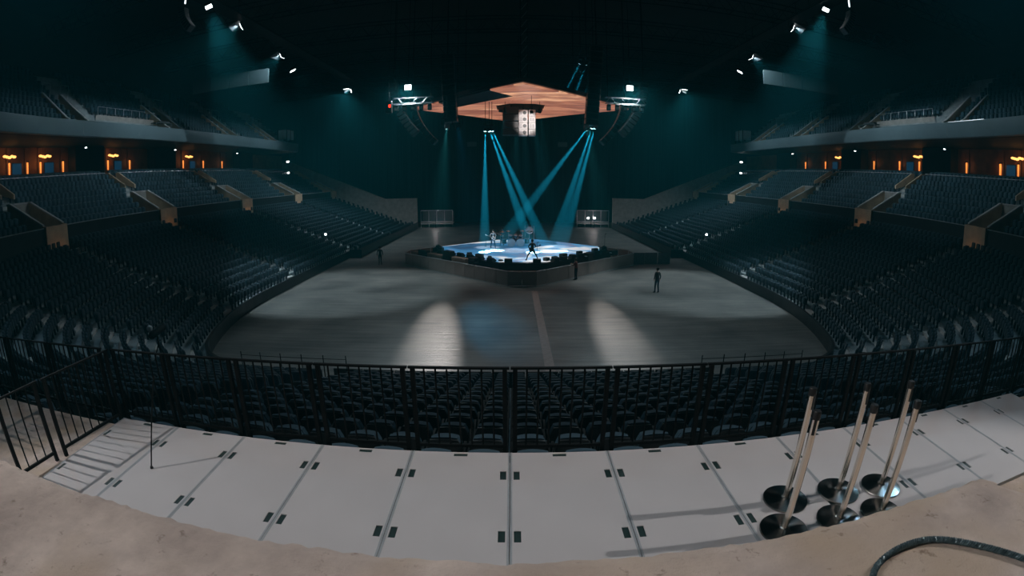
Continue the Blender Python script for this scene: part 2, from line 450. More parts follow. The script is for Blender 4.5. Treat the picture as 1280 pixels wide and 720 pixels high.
# tier wall, upper section, concourse, suites, balcony: swept on both sides
U_S = U_C - 13.5                 # start of the side tiers (outside the picture)
U_TW = U_B + 0.6
TIERS = 9; TD = 0.82; TR = 0.5; TO = 13.6; TZ = 6.0
VOM = [22.5, 37.0, 52.0, 67.0, 82.0]
def vom_u(y):
    # position along the path whose offset-13.5 point is at this y
    if y >= Y1: return u_of_y(y)
    return U_B + (A1 - math.asin((Y1-y)/(R1+13.5)))*R1
VU = [vom_u(y) for y in VOM]
for s, nm in ((-1, 'left'), (1, 'right')):
    def st(mb, a, b, prof): return strip(mb, -b if s < 0 else a, -a if s < 0 else b, prof)
    mb = MB(); st(mb, U_TW, U_E, [(13.4, 4.2), (13.4, 6.87), (13.56, 6.87), (13.56, 5.5)])
    w = mb.build('wall_'+nm, M_WALLD); tag(w, 'dark tier wall above the %s lower seats' % nm, 'wall', kind='structure')
    mb = MB(); st(mb, U_TW, U_E, [(13.36, 6.87), (13.36, 6.93), (13.6, 6.93), (13.6, 6.87)])
    mb.build('cap', M_TREAD, w)
    up = empty('floor_upper_terrace'); tag(up, 'stepped concrete terraces of the %s middle tier' % nm, 'terrace', kind='structure')
    for k in range(TIERS):
        mb = MB(); z = TZ + TR*k; o = TO + TD*k
        st(mb, U_TW, U_E, [(o, z-TR), (o, z), (o+TD, z)]); mb.build('tread', M_TREAD, up)
    mb = MB(); o = TO + TD*TIERS; st(mb, U_TW, U_E, [(o, 10.0), (o, 10.42), (24.4, 10.42)])
    c = mb.build('floor_concourse_'+nm, M_TREAD); tag(c, 'concourse floor behind the %s middle tier' % nm, 'floor', kind='structure')
    mb = MB(); st(mb, U_TW, U_E, [(24.3, 10.42), (24.3, 13.95), (24.6, 13.95)])
    c = mb.build('wall_suite_'+nm, M_WOOD); tag(c, 'brown back wall of the %s suites under the balcony' % nm, 'wall', kind='structure')
    # balcony
    bl = empty('balcony_'+nm); tag(bl, 'deep %s balcony with a smooth blue-grey fascia' % nm, 'balcony', kind='structure')
    mb = MB(); st(mb, U_TW, U_E-6.5, [(24.6, 13.9), (18.6, 13.9), (18.05, 13.98)]); mb.build('soffit', M_WALLD, bl)
    us = [U_TW + (U_E-6.5-U_TW)*k/16 for k in range(17)]
    for a, b in zip(us[:-1], us[1:]):
        mb = MB(); st(mb, a+0.005, b-0.005, [(18.3, 13.9), (17.95, 13.93), (17.88, 14.05), (17.84, 15.22), (17.90, 15.28), (18.2, 15.28), (18.2, 14.9)]); mb.build('fascia_panel', M_FASCIA, bl, smooth=True)
    for k in range(12):
        mb = MB(); z = 14.6 + 0.62*k; o = 18.2 + 0.85*k
        st(mb, U_TW, U_E-6.5, [(o, z-0.62 if k else 14.6), (o, z), (o+0.85, z)]); mb.build('tread', M_TREAD, bl)
    mb = MB(); st(mb, U_TW, U_E+22, [(28.4, 10.0), (28.4, 28.0)])
    c = mb.build('wall_outer_'+nm, M_WALLD); tag(c, 'black outer hall wall behind the %s balcony' % nm, 'wall', kind='structure')
    # closed end of the stand at the far side
    X = lambda v: XC + s*v
    poly = [(X(16.9), YF, 0), (X(16.9), YF, 5.03), (X(22.6), YF, 5.04), (X(41.0), YF, 12.6), (X(46), YF, 12.6), (X(46), YF, 0)]
    ew = MB().extr(poly, (0, 0.5, 0)).build('wall_far_'+nm, M_CONC); tag(ew, 'grey concrete end wall with sloping top behind the far %s seats' % nm, 'wall', kind='structure')
    MB().extr([(X(16.86), YF-.06, 5.03), (X(16.86), YF-.06, 5.2), (X(22.55), YF-.06, 5.21), (X(41), YF-.06, 12.78), (X(41), YF-.06, 12.6), (X(22.6), YF-.06, 5.04)], (0, .62, 0)).build('coping', M_CONC, ew)

# far curtain, in hanging widths
dr = empty('far_curtain', (XC, 96, 0)); tag(dr, 'tall dark curtain hanging across the far end of the hall', 'curtain')
for k in range(18):
    x0 = -45 + k*5.0; mb = MB(); n = 10; vs = []; fs = []
    for i in range(n+1):
        x = x0 + 5.0*i/n; y = 0.16*math.sin(i*2.2) ; vs += [(x, y, 0.02), (x, y*0.4, 27.5)]
    for i in range(n): fs.append((2*i, 2*i+2, 2*i+3, 2*i+1))
    mb.add(vs, fs).build('drape', M_DRAPE, dr, smooth=True)

# roof: dark deck on trusses
cl = MB().prism([(-50,-12),(51,-12),(51,112),(-50,112)], 28.0, 28.3).build('ceiling', M_WALLD); tag(cl, 'black roof deck high above the hall', 'ceiling', kind='structure')
wb = MB().box(-50, 51, -12.3, -12, 0, 28).build('wall_near', M_WALLD); tag(wb, 'black hall wall behind the near seats', 'wall', kind='structure')
wf = MB().box(-50, 51, 112, 112.3, 0, 28).build('wall_end', M_WALLD); tag(wf, 'black hall wall behind the far curtain', 'wall', kind='structure')
def truss_mesh(L, h=1.6, wd=1.2, bay=2.4, r=0.06):
    mb = MB(); n = int(L/bay)
    for sy in (-wd/2, wd/2):
        for z in (0, h): mb.tube([(-L/2, sy, z), (L/2, sy, z)], r, 5)
        for i in range(n):
            x = -L/2 + i*bay; mb.tube([(x, sy, 0), (x+bay/2, sy, h), (x+bay, sy, 0)], r*0.6, 4)
    for i in range(n+1):
        x = -L/2+i*bay; mb.tube([(x,-wd/2,0),(x,wd/2,0)], r*0.6, 4)
    return mb.mesh('truss')
tm = truss_mesh(90)
for k, y in enumerate((20, 31, 42, 53, 64, 75, 86)):
    o = obj('roof_truss', tm, M_BLACKM, None, (XC, y, 24.6)); tag(o, 'long black steel roof truss spanning the hall below the roof', 'truss', 'roof trusses')
# two lamp catwalks running along the hall
for s in (-1, 1):
    c = empty('catwalk', (XC + s*22.6, 38, 22.3)); tag(c, 'black steel lamp catwalk hung high over the %s seats' % ('left' if s < 0 else 'right'), 'catwalk')
    MB().box(-0.7, 0.7, -40, 40, 0, 0.08).build('walkway', M_BLACKM, c)
    for x in (-0.7, 0.7):
        MB().tube([(x, -40, 1.1), (x, 40, 1.1)], 0.03, 5).build('handrail', M_BLACKM, c)
    for k in range(21):
        MB().tube([(-0.7, -40+4*k, 0), (-0.7, -40+4*k, 1.1)], 0.025, 4).build('post', M_BLACKM, c)
        if k % 3 == 0: MB().tube([(0.7, -40+4*k, 0), (0.7, -40+4*k, 5.7)], 0.025, 4).build('hanger', M_BLACKM, c)

# ------------------------------------------------------------------ near concourse, ledge, deck
cf = MB().prism([(-24,4.32),(-24,-11.9),(25,-11.9),(25,4.32)], 4.6, D-0.05)
cf = cf.build('floor_concourse_near', M_LEDGE); tag(cf, 'tan concrete landing under the white panel deck', 'floor', kind='structure')
w = MB().box(-14.5, 15.5, 4.28, 4.34, 3.2, D-0.06).build('wall_deck_edge', M_BLACK); tag(w, 'black upstand under the front edge of the panel deck', 'wall', kind='structure')

# ledge the camera looks over: rough edged concrete parapet
LZ = CAM_Z - 0.9
def ledge():
    bm = bmesh.new()
    top = [(-4.2, 0.955), (1.69, 0.955), (1.75, 0.89), (1.86, 0.72), (2.9, -0.9), (-4.2, -0.9)]
    # subdivided front edge so that it can be chipped
    pts = []
    for (a, b) in zip(top, top[1:] + top[:1]):
        L = math.dist(a, b); n = max(1, int(L/0.025)) if a[1] > 0.6 and b[1] > 0.6 else max(1, int(L/0.1))
        for i in range(n): pts.append((a[0]+(b[0]-a[0])*i/n, a[1]+(b[1]-a[1])*i/n))
    rnd = random.Random(3)
    c = Vector((-0.6, -0.1))
    rings = []
    chip = [rnd.random() for _ in pts]
    def ring(inset, z, jit, jz):
        r = []
        for i, p in enumerate(pts):
            q = Vector(p); d = (c - q); 
            nrm = Vector((0, -1)) if p[1] > 0.9 else d.normalized()
            big = 0.5 + 0.5*math.sin(i*0.31) * math.sin(i*0.117+1)
            q = q + nrm*(inset + jit*(chip[i]*0.5 + big*0.5))
            r.append(bm.verts.new((q.x, q.y, z - jz*(chip[(i*7) % len(pts)]))))
        return r
    r0 = ring(0.004, 4.4, 0, 0); r1 = ring(0.0, LZ-0.028, 0.006, 0.012); r2 = ring(0.012, LZ-0.006, 0.022, 0.006); r3 = ring(0.045, LZ, 0.02, 0.0)
    n = len(pts)
    for a, b in ((r0, r1), (r1, r2), (r2, r3)):
        for i in range(n): bm.faces.new((a[i], a[(i+1) % n], b[(i+1) % n], b[i]))
    bm.faces.new(r3)
    bmesh.ops.recalc_face_normals(bm, faces=bm.faces)
    me = bpy.data.meshes.new('ledge'); bm.to_mesh(me); bm.free()
    return me
lo = obj('wall_parapet', ledge(), M_LEDGE); tag(lo, 'rough tan concrete parapet top with a chipped edge in front of the deck', 'wall', kind='structure')
cab = []
for k in range(41):
    t = k/40; ctrl = [(0.80,0.45),(0.92,0.69),(1.15,0.74),(1.34,0.62),(1.50,0.40),(1.60,0.1)]
    # smooth curve through the control points
    q = t*(len(ctrl)-1); i = min(int(q), len(ctrl)-2); f = q-i
    p = [ctrl[max(i-1,0)], ctrl[i], ctrl[i+1], ctrl[min(i+2,len(ctrl)-1)]]
    cr = lambda a,b,c_,d_: 0.5*((2*b)+(-a+c_)*f+(2*a-5*b+4*c_-d_)*f*f+(-a+3*b-3*c_+d_)*f**3)
    cab.append((cr(*[v[0] for v in p]), cr(*[v[1] for v in p]), LZ+0.0122))
cb = empty('steel_cable', (0,0,0)); tag(cb, 'dark twisted wire cable lying in an arc on the concrete parapet', 'cable')
MB().tube(cab, 0.0080, 8).build('core', M_CABLE, cb, smooth=True)
for s0 in range(3):
    hel = []
    for k in range(40*8):
        q = k/8; i = min(int(q), 39); f = q-i; P = Vector(cab[i]).lerp(Vector(cab[i+1]), f); T = (Vector(cab[i+1])-Vector(cab[i])).normalized()
        a = T.cross(Vector((0,0,1))).normalized(); an = k*0.9 + s0*2*PI/3
        hel.append(P + (a*math.cos(an)+Vector((0,0,1))*math.sin(an))*0.0070)
    MB().tube(hel, 0.0044, 5).build('strand', M_CABLE, cb, smooth=True)

# white floor panels with hand holes
PW = 1.02; PY0, PY1 = 2.60, 4.44; HY = (4.01, 3.10)
def grid_panel():
    """panel with recessed hand holes cut through its top"""
    hw, hl = 0.060, 0.145
    ex = 0.020
    xs = sorted({0.0, ex+0.012, ex+0.012+hw, PW/2-0.072, PW/2+0.072, PW-ex-0.012-hw, PW-ex-0.012, PW})
    ys = sorted({0.0, HY[1]-PY0-hl/2, HY[1]-PY0+hl/2, HY[0]-PY0-hl/2, HY[0]-PY0+hl/2, PY1-PY0-0.080, PY1-PY0-0.030, PY1-PY0})
    holes = []
    for xi in (1, 5):
        for yi in (1, 3): holes.append((xi, yi))
    holes.append((3, 5))
    bm = bmesh.new(); t = 0.045
    V = {}
    def vt(i, j, z):
        k = (i, j, z)
        if k not in V: V[k] = bm.verts.new((xs[i], ys[j], z))
        return V[k]
    for i in range(len(xs)-1):
        for j in range(len(ys)-1):
            if (i, j) in holes:
                q = [(i,j),(i+1,j),(i+1,j+1),(i,j+1)]
                for a, b in zip(q, q[1:]+q[:1]): bm.faces.new((vt(*a, t), vt(*b, t), vt(*b, 0.0), vt(*a, 0.0)))
            else:
                bm.faces.new((vt(i,j,t), vt(i+1,j,t), vt(i+1,j+1,t), vt(i,j+1,t)))
    n, m = len(xs)-1, len(ys)-1
    for i in range(n):
        bm.faces.new((vt(i,0,0.0), vt(i+1,0,0.0), vt(i+1,0,t), vt(i,0,t))); bm.faces.new((vt(i+1,m,0.0), vt(i,m,0.0), vt(i,m,t), vt(i+1,m,t)))
    for j in range(m):
        bm.faces.new((vt(0,j+1,0.0), vt(0,j,0.0), vt(0,j,t), vt(0,j+1,t))); bm.faces.new((vt(n,j,0.0), vt(n,j+1,0.0), vt(n,j+1,t), vt(n,j,t)))
    bmesh.ops.recalc_face_normals(bm, faces=bm.faces)
    me = bpy.data.meshes.new('panel'); bm.to_mesh(me); bm.free(); me.materials.append(M_PANEL)
    cups = [(xs[i], xs[i+1], ys[j], ys[j+1]) for i, j in holes]
    return me, cups
dk = empty('floor_deck', (0, 0, D-0.045)); tag(dk, 'temporary deck of white plastic panels with dark hand holes', 'floor', kind='structure')
pm, cups = grid_panel()
cupm = []
for (a, b, c, d) in cups:
    me = MB().box(a+0.001, b-0.001, c+0.001, d-0.001, 0.001, 0.038).mesh('handhole'); me.materials.append(M_CUP); cupm.append(me)
tmsh = MB().box(0.0, 0.018, 0.0, PY1-PY0, 0.0452, 0.0475).mesh('edge_trim'); tmsh.materials.append(M_TRIM)
for k in range(-5, 8):
    p = obj('panel', pm, None, dk, (-0.02 + k*PW + 0.003, PY0, 0)); p.scale = (0.994, 1, 1)
    for me in cupm: obj('handhole', me, None, p)
    obj('edge_trim', tmsh, None, p); obj('edge_trim', tmsh, None, p, (PW-0.018, 0, 0))

# ------------------------------------------------------------------ guard rails at the deck edge
RH = 1.0
def guard_rail(name, Lr, nb, label, loc, rz, group=None):
    """a railing section: local x along it, from 0 to Lr"""
    t = empty(name, loc, rz); tag(t, label, 'railing', group)
    for x in (0.045, Lr-0.045):
        MB().box(x-0.022, x+0.022, -0.022, 0.022, 0, RH-0.02).build('post', M_BLACKM, t)
    MB().box(0.0, Lr, -0.016, 0.016, RH-0.022, RH).build('top_rail', M_BLACKM, t)
    MB().box(0.045, Lr-0.045, -0.016, 0.016, 0.09, 0.125).build('bottom_rail', M_BLACKM, t)
    me = MB().tube([(0,0,0.12),(0,0,RH-0.015)], 0.0100, 6).mesh('baluster'); me.materials.append(M_BLACKM)
    for i in range(nb):
        obj('baluster', me, None, t, (0.045 + (Lr-0.09)*(i+1)/(nb+1), 0, 0))
    return t
gr = guard_rail('guard_rail', PW-0.012, 7, 'black steel guard rail section along the front edge of the white deck', (-0.02-5*PW+0.006, 4.49, D-0.05), 0, 'guard rails at the deck front')
for k in range(-4, 8): copy_tree(gr, None, (-0.02+k*PW+0.006, 4.49, D-0.05))
sr = guard_rail('guard_rail', 0.66, 3, 'short black guard rail section at the left end of deck', (-5.38, 2.62, D-0.05), R(84))
sr2 = guard_rail('guard_rail', 1.15, 7, 'long black guard rail section closing the left end of the white deck', (-5.28, 3.33, D-0.05), R(84))
for k in range(3):
    g2 = guard_rail('guard_rail', 1.3, 9, 'black guard rail section left of the white deck', (-5.28-1.34*(k+1), 4.49, D-0.05), 0, 'guard rails left of the deck')
for k in range(3):
    g2 = guard_rail('guard_rail', 1.3, 9, 'black guard rail section beyond the far right end of the deck', (8.2+1.34*k, 4.49, D-0.05), 0, 'guard rails right of the deck')
# thin pole standing on the deck
pl = empty('floor_pole', (-3.82, 3.50, D)); tag(pl, 'thin black pole leaning a little on the white deck near its rail corner', 'pole')
MB().lathe([(0.02,0),(0.02,0.012),(0.012,0.03)], 12).build('foot', M_BLACK, pl)
MB().tube([(0,0,0.02),(-0.10,0.53,0.86)], 0.0085, 8).build('shaft', M_BLACKM, pl, smooth=True)

# ------------------------------------------------------------------ six polished stanchions
def stanchion():
    t = empty('queue_stanchion'); tag(t, 'polished steel queue stanchion with round base on the white deck', 'stanchion', 'queue stanchions')
    MB().lathe([(0.225,0.0),(0.228,0.010),(0.222,0.020),(0.12,0.032),(0.045,0.040),(0.036,0.05)], 40).build('base', M_BASE, t, smooth=True)
    MB().lathe([(0.031,0.04),(0.031,1.10)], 24).build('post', M_STEEL, t, smooth=True)
    MB().lathe([(0.034,1.085),(0.036,1.095),(0.036,1.145),(0.030,1.155),(0.004,1.157)], 24).build('cap', M_BLACK, t, smooth=True)
    MB().box(-0.012, 0.012, -0.037, -0.030, 0.96, 1.10).build('belt_slot', M_BLACK, t)
    MB().lathe([(0.035,0.045),(0.035,0.06)], 24).build('collar', M_STEEL, t, smooth=True)
    return t
sx = stanchion()
K = 0.85
places = [(2.97, 3.85, 20), (2.70, 3.36, -30), (3.70, 3.81, 10), (3.40, 3.33, 60), (4.33, 3.72, 0), (3.99, 3.27, 45)]
for i, (x, y, a) in enumerate(places):
    o = sx if i == 0 else copy_tree(sx)
    o.location = (x*K, y*K, D+0.0005); o.rotation_euler = (0, 0, R(a))

# ================================================================== SEATS
def seat_part_meshes():
    """tip-up arena seat, local +y is its front, origin on the tread"""
    def shell(w0, w1, z0, z1, y0, lean, th, curve, nx=6, nz=5, puff=0.0):
        mb = MB(); F = []; B = []
        for j in range(nz+1):
            t = j/nz; z = z0 + (z1-z0)*t
            wv = w0 + (w1-w0)*t
            if j == nz: wv *= 0.80
            elif j == nz-1: wv *= 0.95
            for i in range(nx+1):
                u = -1 + 2*i/nx; x = u*wv/2
                y = y0 + lean*t + curve*(u*u)
                zz = z - (0.030*u*u if j >= nz-1 else 0)
                F.append((x, y + th/2 + puff*(1-u*u)*(1-(2*t-1)**2), zz)); B.append((x, y - th/2, zz))
        n = nx+1; m = nz+1; N = n*m; fs = []
        for j in range(nz):
            for i in range(nx):
                a = j*n+i; fs.append((a, a+1, a+n+1, a+n)); fs.append((N+a, N+a+n, N+a+n+1, N+a+1))
        for j in range(nz):
            a = j*n; fs.append((a, a+n, N+a+n, N+a)); a = j*n+nx; fs.append((a, N+a, N+a+n, a+n))
        for i in range(nx):
            fs.append((i, N+i, N+i+1, i+1)); a = nz*n+i; fs.append((a, a+1, N+a+1, N+a))
        return mb.add(F+B, fs)
    back = shell(0.46, 0.45, 0.36, 0.85, -0.02, -0.10, 0.035, 0.035).mesh('back_shell', True); back.materials.append(M_SEATP)
    pad = shell(0.42, 0.41, 0.45, 0.865, 0.025, -0.09, 0.06, 0.03, puff=0.02).mesh('back_cushion', True); pad.materials.append(M_SEAT)
    pan = shell(0.44, 0.42, 0.40, 0.80, 0.12, -0.03, 0.085, 0.008, puff=0.015).mesh('seat_cushion', True); pan.materials.append(M_SEAT)
    arm = MB().box(-0.018, 0.018, -0.14, 0.22, 0.60, 0.635).box(-0.014, 0.014, -0.06, 0.10, 0.0, 0.60).mesh('side_frame'); arm.materials.append(M_BLACKM)
    return back, pad, pan, arm
S_BACK, S_PAD, S_PAN, S_ARM = seat_part_meshes()
def real_seat(label, group, loc, rz):
    t = empty('arena_seat', loc, rz); tag(t, label, 'seat', group)
    obj('back_shell', S_BACK, None, t); obj('back_cushion', S_PAD, None, t); obj('seat_cushion', S_PAN, None, t)
    obj('side_frame', S_ARM, None, t, (-0.238, 0, 0)); obj('side_frame', S_ARM, None, t, (0.238, 0, 0))
    return t
# light template for the far seats: back, folded cushion, pedestal
def tmpl():
    mb = MB()
    def taper(x, y0, y1, z0, z1, lean, top):
        vs = [(-x,y0,z0),(x,y0,z0),(x,y1,z0),(-x,y1,z0),(-x,y0+lean*.8,z1-.07),(x,y0+lean*.8,z1-.07),(x,y1+lean*.8,z1-.07),(-x,y1+lean*.8,z1-.07),
              (-x*top,y0+lean,z1),(x*top,y0+lean,z1),(x*top,y1+lean-.01,z1),(-x*top,y1+lean-.01,z1)]
        mb.add(vs, [(0,1,5,4),(1,2,6,5),(2,3,7,6),(3,0,4,7),(4,5,9,8),(5,6,10,9),(6,7,11,10),(7,4,8,11),(8,9,10,11)])
    taper(0.225, -0.04, 0.05, 0.36, 0.85, -0.09, 0.75)
    taper(0.215, 0.06, 0.15, 0.40, 0.79, -0.02, 0.8)
    mb.add([(-.03,-.05,0),(.03,-.05,0),(.03,.05,0),(-.03,.05,0),(-.03,-.05,.42),(.03,-.05,.42),(.03,.05,.42),(-.03,.05,.42)], [(0,1,5,4),(1,2,6,5),(2,3,7,6),(3,0,4,7)])
    return np.array(mb.v), mb.f
TV, TF = tmpl()
def seat_stuff(name, spots, m, label, scale=1.0):
    n = len(spots); nv = len(TV)
    A = np.array(spots); c = np.cos(A[:,3])[:,None]; s = np.sin(A[:,3])[:,None]
    X = TV[None,:,0]*c - TV[None,:,1]*s + A[:,0:1]; Y = TV[None,:,0]*s + TV[None,:,1]*c + A[:,1:2]; Z = TV[None,:,2] + A[:,2:3]
    V = np.stack([X, Y, Z], -1).reshape(-1, 3)
    F = np.array(TF)                       # all quads
    FF = (F[None] + (np.arange(n)*nv)[:,None,None]).reshape(-1, 4)
    me = bpy.data.meshes.new(name)
    me.vertices.add(len(V)); me.vertices.foreach_set('co', V.ravel())
    me.loops.add(FF.size); me.loops.foreach_set('vertex_index', FF.ravel().astype(np.int32))
    me.polygons.add(len(FF)); me.polygons.foreach_set('loop_start', (np.arange(len(FF))*4).astype(np.int32))
    me.update(calc_edges=True); me.validate()
    o = obj(name, me, m); tag(o, label, 'seats', kind='stuff'); return o
def seats_along(u0, u1, d, zf, gap=0.62, pitch=0.53):
    """seats between two aisles at offset d"""
    us = np.linspace(u0, u1, 60); P = np.array([off(u, d) for u in us])
    L = np.concatenate([[0], np.cumsum(np.linalg.norm(np.diff(P, axis=0), axis=1))]); T = L[-1] - 2*gap
    n = int(T / pitch)
    if n < 1: return []
    out = []
    for i in range(n):
        l = gap + T*(i+0.5)/n; u = float(np.interp(l, L, us)); x, y = off(u, d)
        out.append((x, y, zf(u), face_rot(u), u))
    return out
# aisles of the lower bowl: positions along the path
AIS = [7.1, u_of_phi(62), u_of_phi(33), u_of_phi(11.5), u_of_y(37), u_of_y(52), u_of_y(67), u_of_y(81.6)]
SEG = [(-AIS[0], AIS[0])]
for s in (-1, 1):
    bs = AIS + [U_E-0.3]
    for a, b in zip(bs[:-1], bs[1:]):
        SEG.append((a, b) if s > 0 else (-b, -a))
lower = []
for j in range(16):
    zf = (lambda jj: (lambda u: tread_z(jj, u)))(j)
    for (a, b) in SEG:
        for sp in seats_along(a, b, 0.55 + RD*j, zf):
            if j == 15 and abs(sp[4]) < U_NEAR: continue
            if j >= 13 and abs(sp[4]) > U_A*0.8 and abs(sp[4]) < U_NEAR: continue
            lower.append(sp + (j,))
CP = math.cos(R(12.3)); SP = math.sin(R(12.3))
def in_frame(x, y, z):
    dz = z - CAM_Z; f = y*CP - dz*SP; v = y*SP + dz*CP; n = math.sqrt(x*x + y*y + dz*dz); th = math.acos(f/n); h = math.hypot(x, v)
    return abs(615*th*x/h) < 655 and -350 < 615*th*v/h < 360
cand = sorted((math.dist(q[:3], (0, 0, CAM_Z)), i) for i, q in enumerate(lower) if in_frame(q[0], q[1], q[2]+0.7) and q[1] > 4.55)
near = set(i for _, i in cand[:300])
for i in near:
    q = lower[i]; x = q[0] - XC
    row = ('back', 'second', 'third', 'fourth', 'fifth', 'sixth', 'seventh', 'eighth', 'ninth', 'tenth', 'eleventh', 'twelfth', 'thirteenth', 'fourteenth', 'fifteenth')[14-q[5]]
    blk = 'middle block' if abs(x) < 7.1 else 'block before the landing' if x < 0 else 'block behind the stanchions'
    lb = 'dark blue folding seat, %s row from the deck rail, %s' % (row, blk); gp = '%s row seats, %s' % (row, blk)
    real_seat(lb, gp, (q[0], q[1], q[2]), q[3])
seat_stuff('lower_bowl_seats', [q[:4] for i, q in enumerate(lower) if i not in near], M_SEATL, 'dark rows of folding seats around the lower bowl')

# retractable unit seats
ru = []
for s in (-1, 1):
    y = 51.2
    while y < 83:
        if min(abs(y-52), abs(y-67), abs(y-81.6)) > 0.6: ru.append((XC + s*(W-0.62), y, 0.42, face_rot(s*60)))
        y += 0.53
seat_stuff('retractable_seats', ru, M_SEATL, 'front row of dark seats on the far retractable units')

# aisle steps of the lower bowl
am = MB().box(-0.55, 0.55, -0.02, 0.34, 0, 0.15).mesh('aisle_step'); am.materials.append(M_STEP)
for a in AIS:
    for s in (-1, 1):
        u = s*a
        for j in range(1, 16):
            if j >= 14 and a < U_NEAR: continue
            x, y = off(u, RD*j - 0.32); o = obj('aisle_step', am, None, tr, (x, y, tread_z(j-1, u)), face_rot(u)+PI)
# middle tier seats
mids = []; dark = []; balc = []
for s in (-1, 1):
    us = [U_TW] + VU + [U_E-0.3]
    for k in range(TIERS):
        z = TZ + TR*k
        for a, b in zip(us[:-1], us[1:]):
            if b - a < 1.5: continue
            g = 1.55 if k < 5 else 0.75
            ga = (s*a, s*b) if s > 0 else (-b, -a)
            for q in seats_along(ga[0], ga[1], TO + TD*k + 0.5, lambda u: z, gap=g): mids.append(q[:4])
    for k in range(2):
        for a, b in zip(us[:-1], us[1:]):
            if b - a < 1.5: continue
            ga = (a, b) if s > 0 else (-b, -a)
            for q in seats_along(ga[0], ga[1], 21.7 + 0.95*k, lambda u: 10.42 + 0.16*k, gap=1.0): dark.append(q[:4])
seat_stuff('middle_tier_seats', mids, M_SEATU, 'blue rows of folding seats in the middle tiers')
seat_stuff('suite_seats', dark, M_SEATU, 'dark seats in front of the suites under the balconies')
BST = [31.4, 46.0, 58.5, 70.5]               # balcony stairs
def buy(y):                                  # path position of a y at the balcony front
    return u_of_y(y) if y >= Y1 else U_B + (A1 - math.asin((Y1-y)/(R1+18.2)))*R1
for s in (-1, 1):
    us = [U_TW] + [buy(y+1.0) for y in BST] + [U_E-8.5]
    for k in range(12):
        z = 14.6 + 0.62*k
        for i, (a, b) in enumerate(zip(us[:-1], us[1:])):
            if i == 1 and k < 3: continue      # platform at the front here
            ga = (a, b) if s > 0 else (-b, -a)
            for q in seats_along(ga[0], ga[1], 18.2 + 0.85*k + 0.5, lambda u: z, gap=1.75): balc.append(q[:4])
seat_stuff('balcony_seats', balc, M_SEATU, 'blue rows of folding seats on the balconies')

# ------------------------------------------------------------------ vomitories in the middle tier
def vomitory(s, y, u, nm):
    """stair opening with tan parapets: local x points away from the floor, local y along the stand"""
    x0, y0 = off(s*u, 13.2); rz = math.atan2(*(lambda p: (p[1]-y0, p[0]-x0))(off(s*u, 20)))
    t = empty('vomitory', (x0, y0, 0), rz)
    tag(t, 'tan concrete stair opening %s in the %s middle tier' % (nm, 'left' if s < 0 else 'right'), 'stairwell', kind='structure')
    hw = 1.15
    def side(yy, name):
        prof = [(0.0, 5.3), (0.0, 6.95), (0.35, 7.05), (3.6, 8.75), (3.9, 8.75), (3.9, 6.0), (2.2, 5.3)]
        MB().extr([(px, yy-0.09, pz) for px, pz in prof], (0, 0.18, 0)).build(name, M_TAN, t)
    side(-hw, 'parapet'); side(hw, 'parapet')
    MB().box(-0.02, 0.16, -hw-0.09, hw+0.09, 5.25, 6.98).build('front_block', M_TAN, t)
    MB().box(3.78, 3.94, -hw, hw, 6.0, 8.75).build('rear_wall', M_CONC, t)
    for yy in (-hw, hw):
        M = Matrix.Translation((0, yy, 0))
        MB().extr([(0.3, yy-0.11, 7.06), (0.3, yy-0.11, 7.13), (3.6, yy-0.11, 8.86), (3.96, yy-0.11, 8.86), (3.96, yy-0.11, 8.76), (3.62, yy-0.11, 8.76)], (0, 0.22, 0)).build('coping', M_STEP, t)
    MB().box(3.72, 3.98, -hw, hw, 8.76, 8.86).build('coping', M_STEP, t)
    for k in range(6): MB().box(0.2+0.5*k, 0.7+0.5*k, -hw+0.09, hw-0.09, 5.6, 6.05+0.24*k).build('step', M_STEP, t)
    # stair lane above the opening with low cheek walls
    for yy in (-0.75, 0.75):
        MB().extr([(5.0, yy-0.07, 9.2), (5.0, yy-0.07, 9.55), (7.4, yy-0.07, 10.95), (7.8, yy-0.07, 10.95), (7.8, yy-0.07, 10.0)], (0, 0.14, 0)).build('cheek_wall', M_TAN, t)
    for k in range(5, TIERS): 
        MB().box(0.4+TD*k-0.33, 0.4+TD*k, -0.65, 0.65, TZ+TR*(k-1), TZ+TR*(k-1)+0.25).build('step', M_STEP, t)
    return t
vn = ['nearest the corner', 'second from the corner', 'third from the corner', 'fourth from the corner', 'beside the far end wall']
for s in (-1, 1):
    for y, u, nm in zip(VOM, VU, vn): vomitory(s, y, u, nm)
for s, nm in ((-1, 'left'), (1, 'right')):
    for y, u, wh in list(zip(VOM, VU, vn))[:4]:
        x, yy = off(s*u, 12.55); t = empty('step_lamp', (x, yy, tread_z(14, u)), face_rot(s*u)); tag(t, 'small amber step lamp below the %s stair opening, %s' % (nm, wh), 'lamp')
        MB().tube([(0,0,0),(0,0,0.30)], .03, 8).build('post', M_BLACKM, t); MB().lathe([(.05,.30),(.06,.34),(.03,.38)], 10).build('globe', M_WARM, t)
        d = bpy.data.lights.new('step_light', 'POINT'); d.energy = 2.2; d.color = (1.0, 0.50, 0.18); d.shadow_soft_size = 0.05
        q = bpy.data.objects.new('step_light', d); COL.objects.link(q); q.parent = t; q.location = (0, -0.05, 0.46)
# light rail on the last row of the middle tier
for s, nm in ((-1, 'left'), (1, 'right')):
    t = empty('row_rail', (XC, 0, 0)); tag(t, 'pale handrail along the top row of the %s middle tier' % nm, 'railing')
    for k in range(5):
        a = ([U_TW]+VU)[k]+0.9; b = VU[k]-0.9
        if b-a < 1: continue
        us = [a+(b-a)*i/8 for i in range(9)]
        pts = [off(s*u, 21.0) for u in us]
        MB().tube([(p[0]-XC, p[1], 10.98) for p in pts], 0.03, 6).build('rail', M_ALU, t)
        for p in pts: MB().tube([(p[0]-XC, p[1], 10.42), (p[0]-XC, p[1], 10.98)], 0.02, 5).build('post', M_ALU, t)

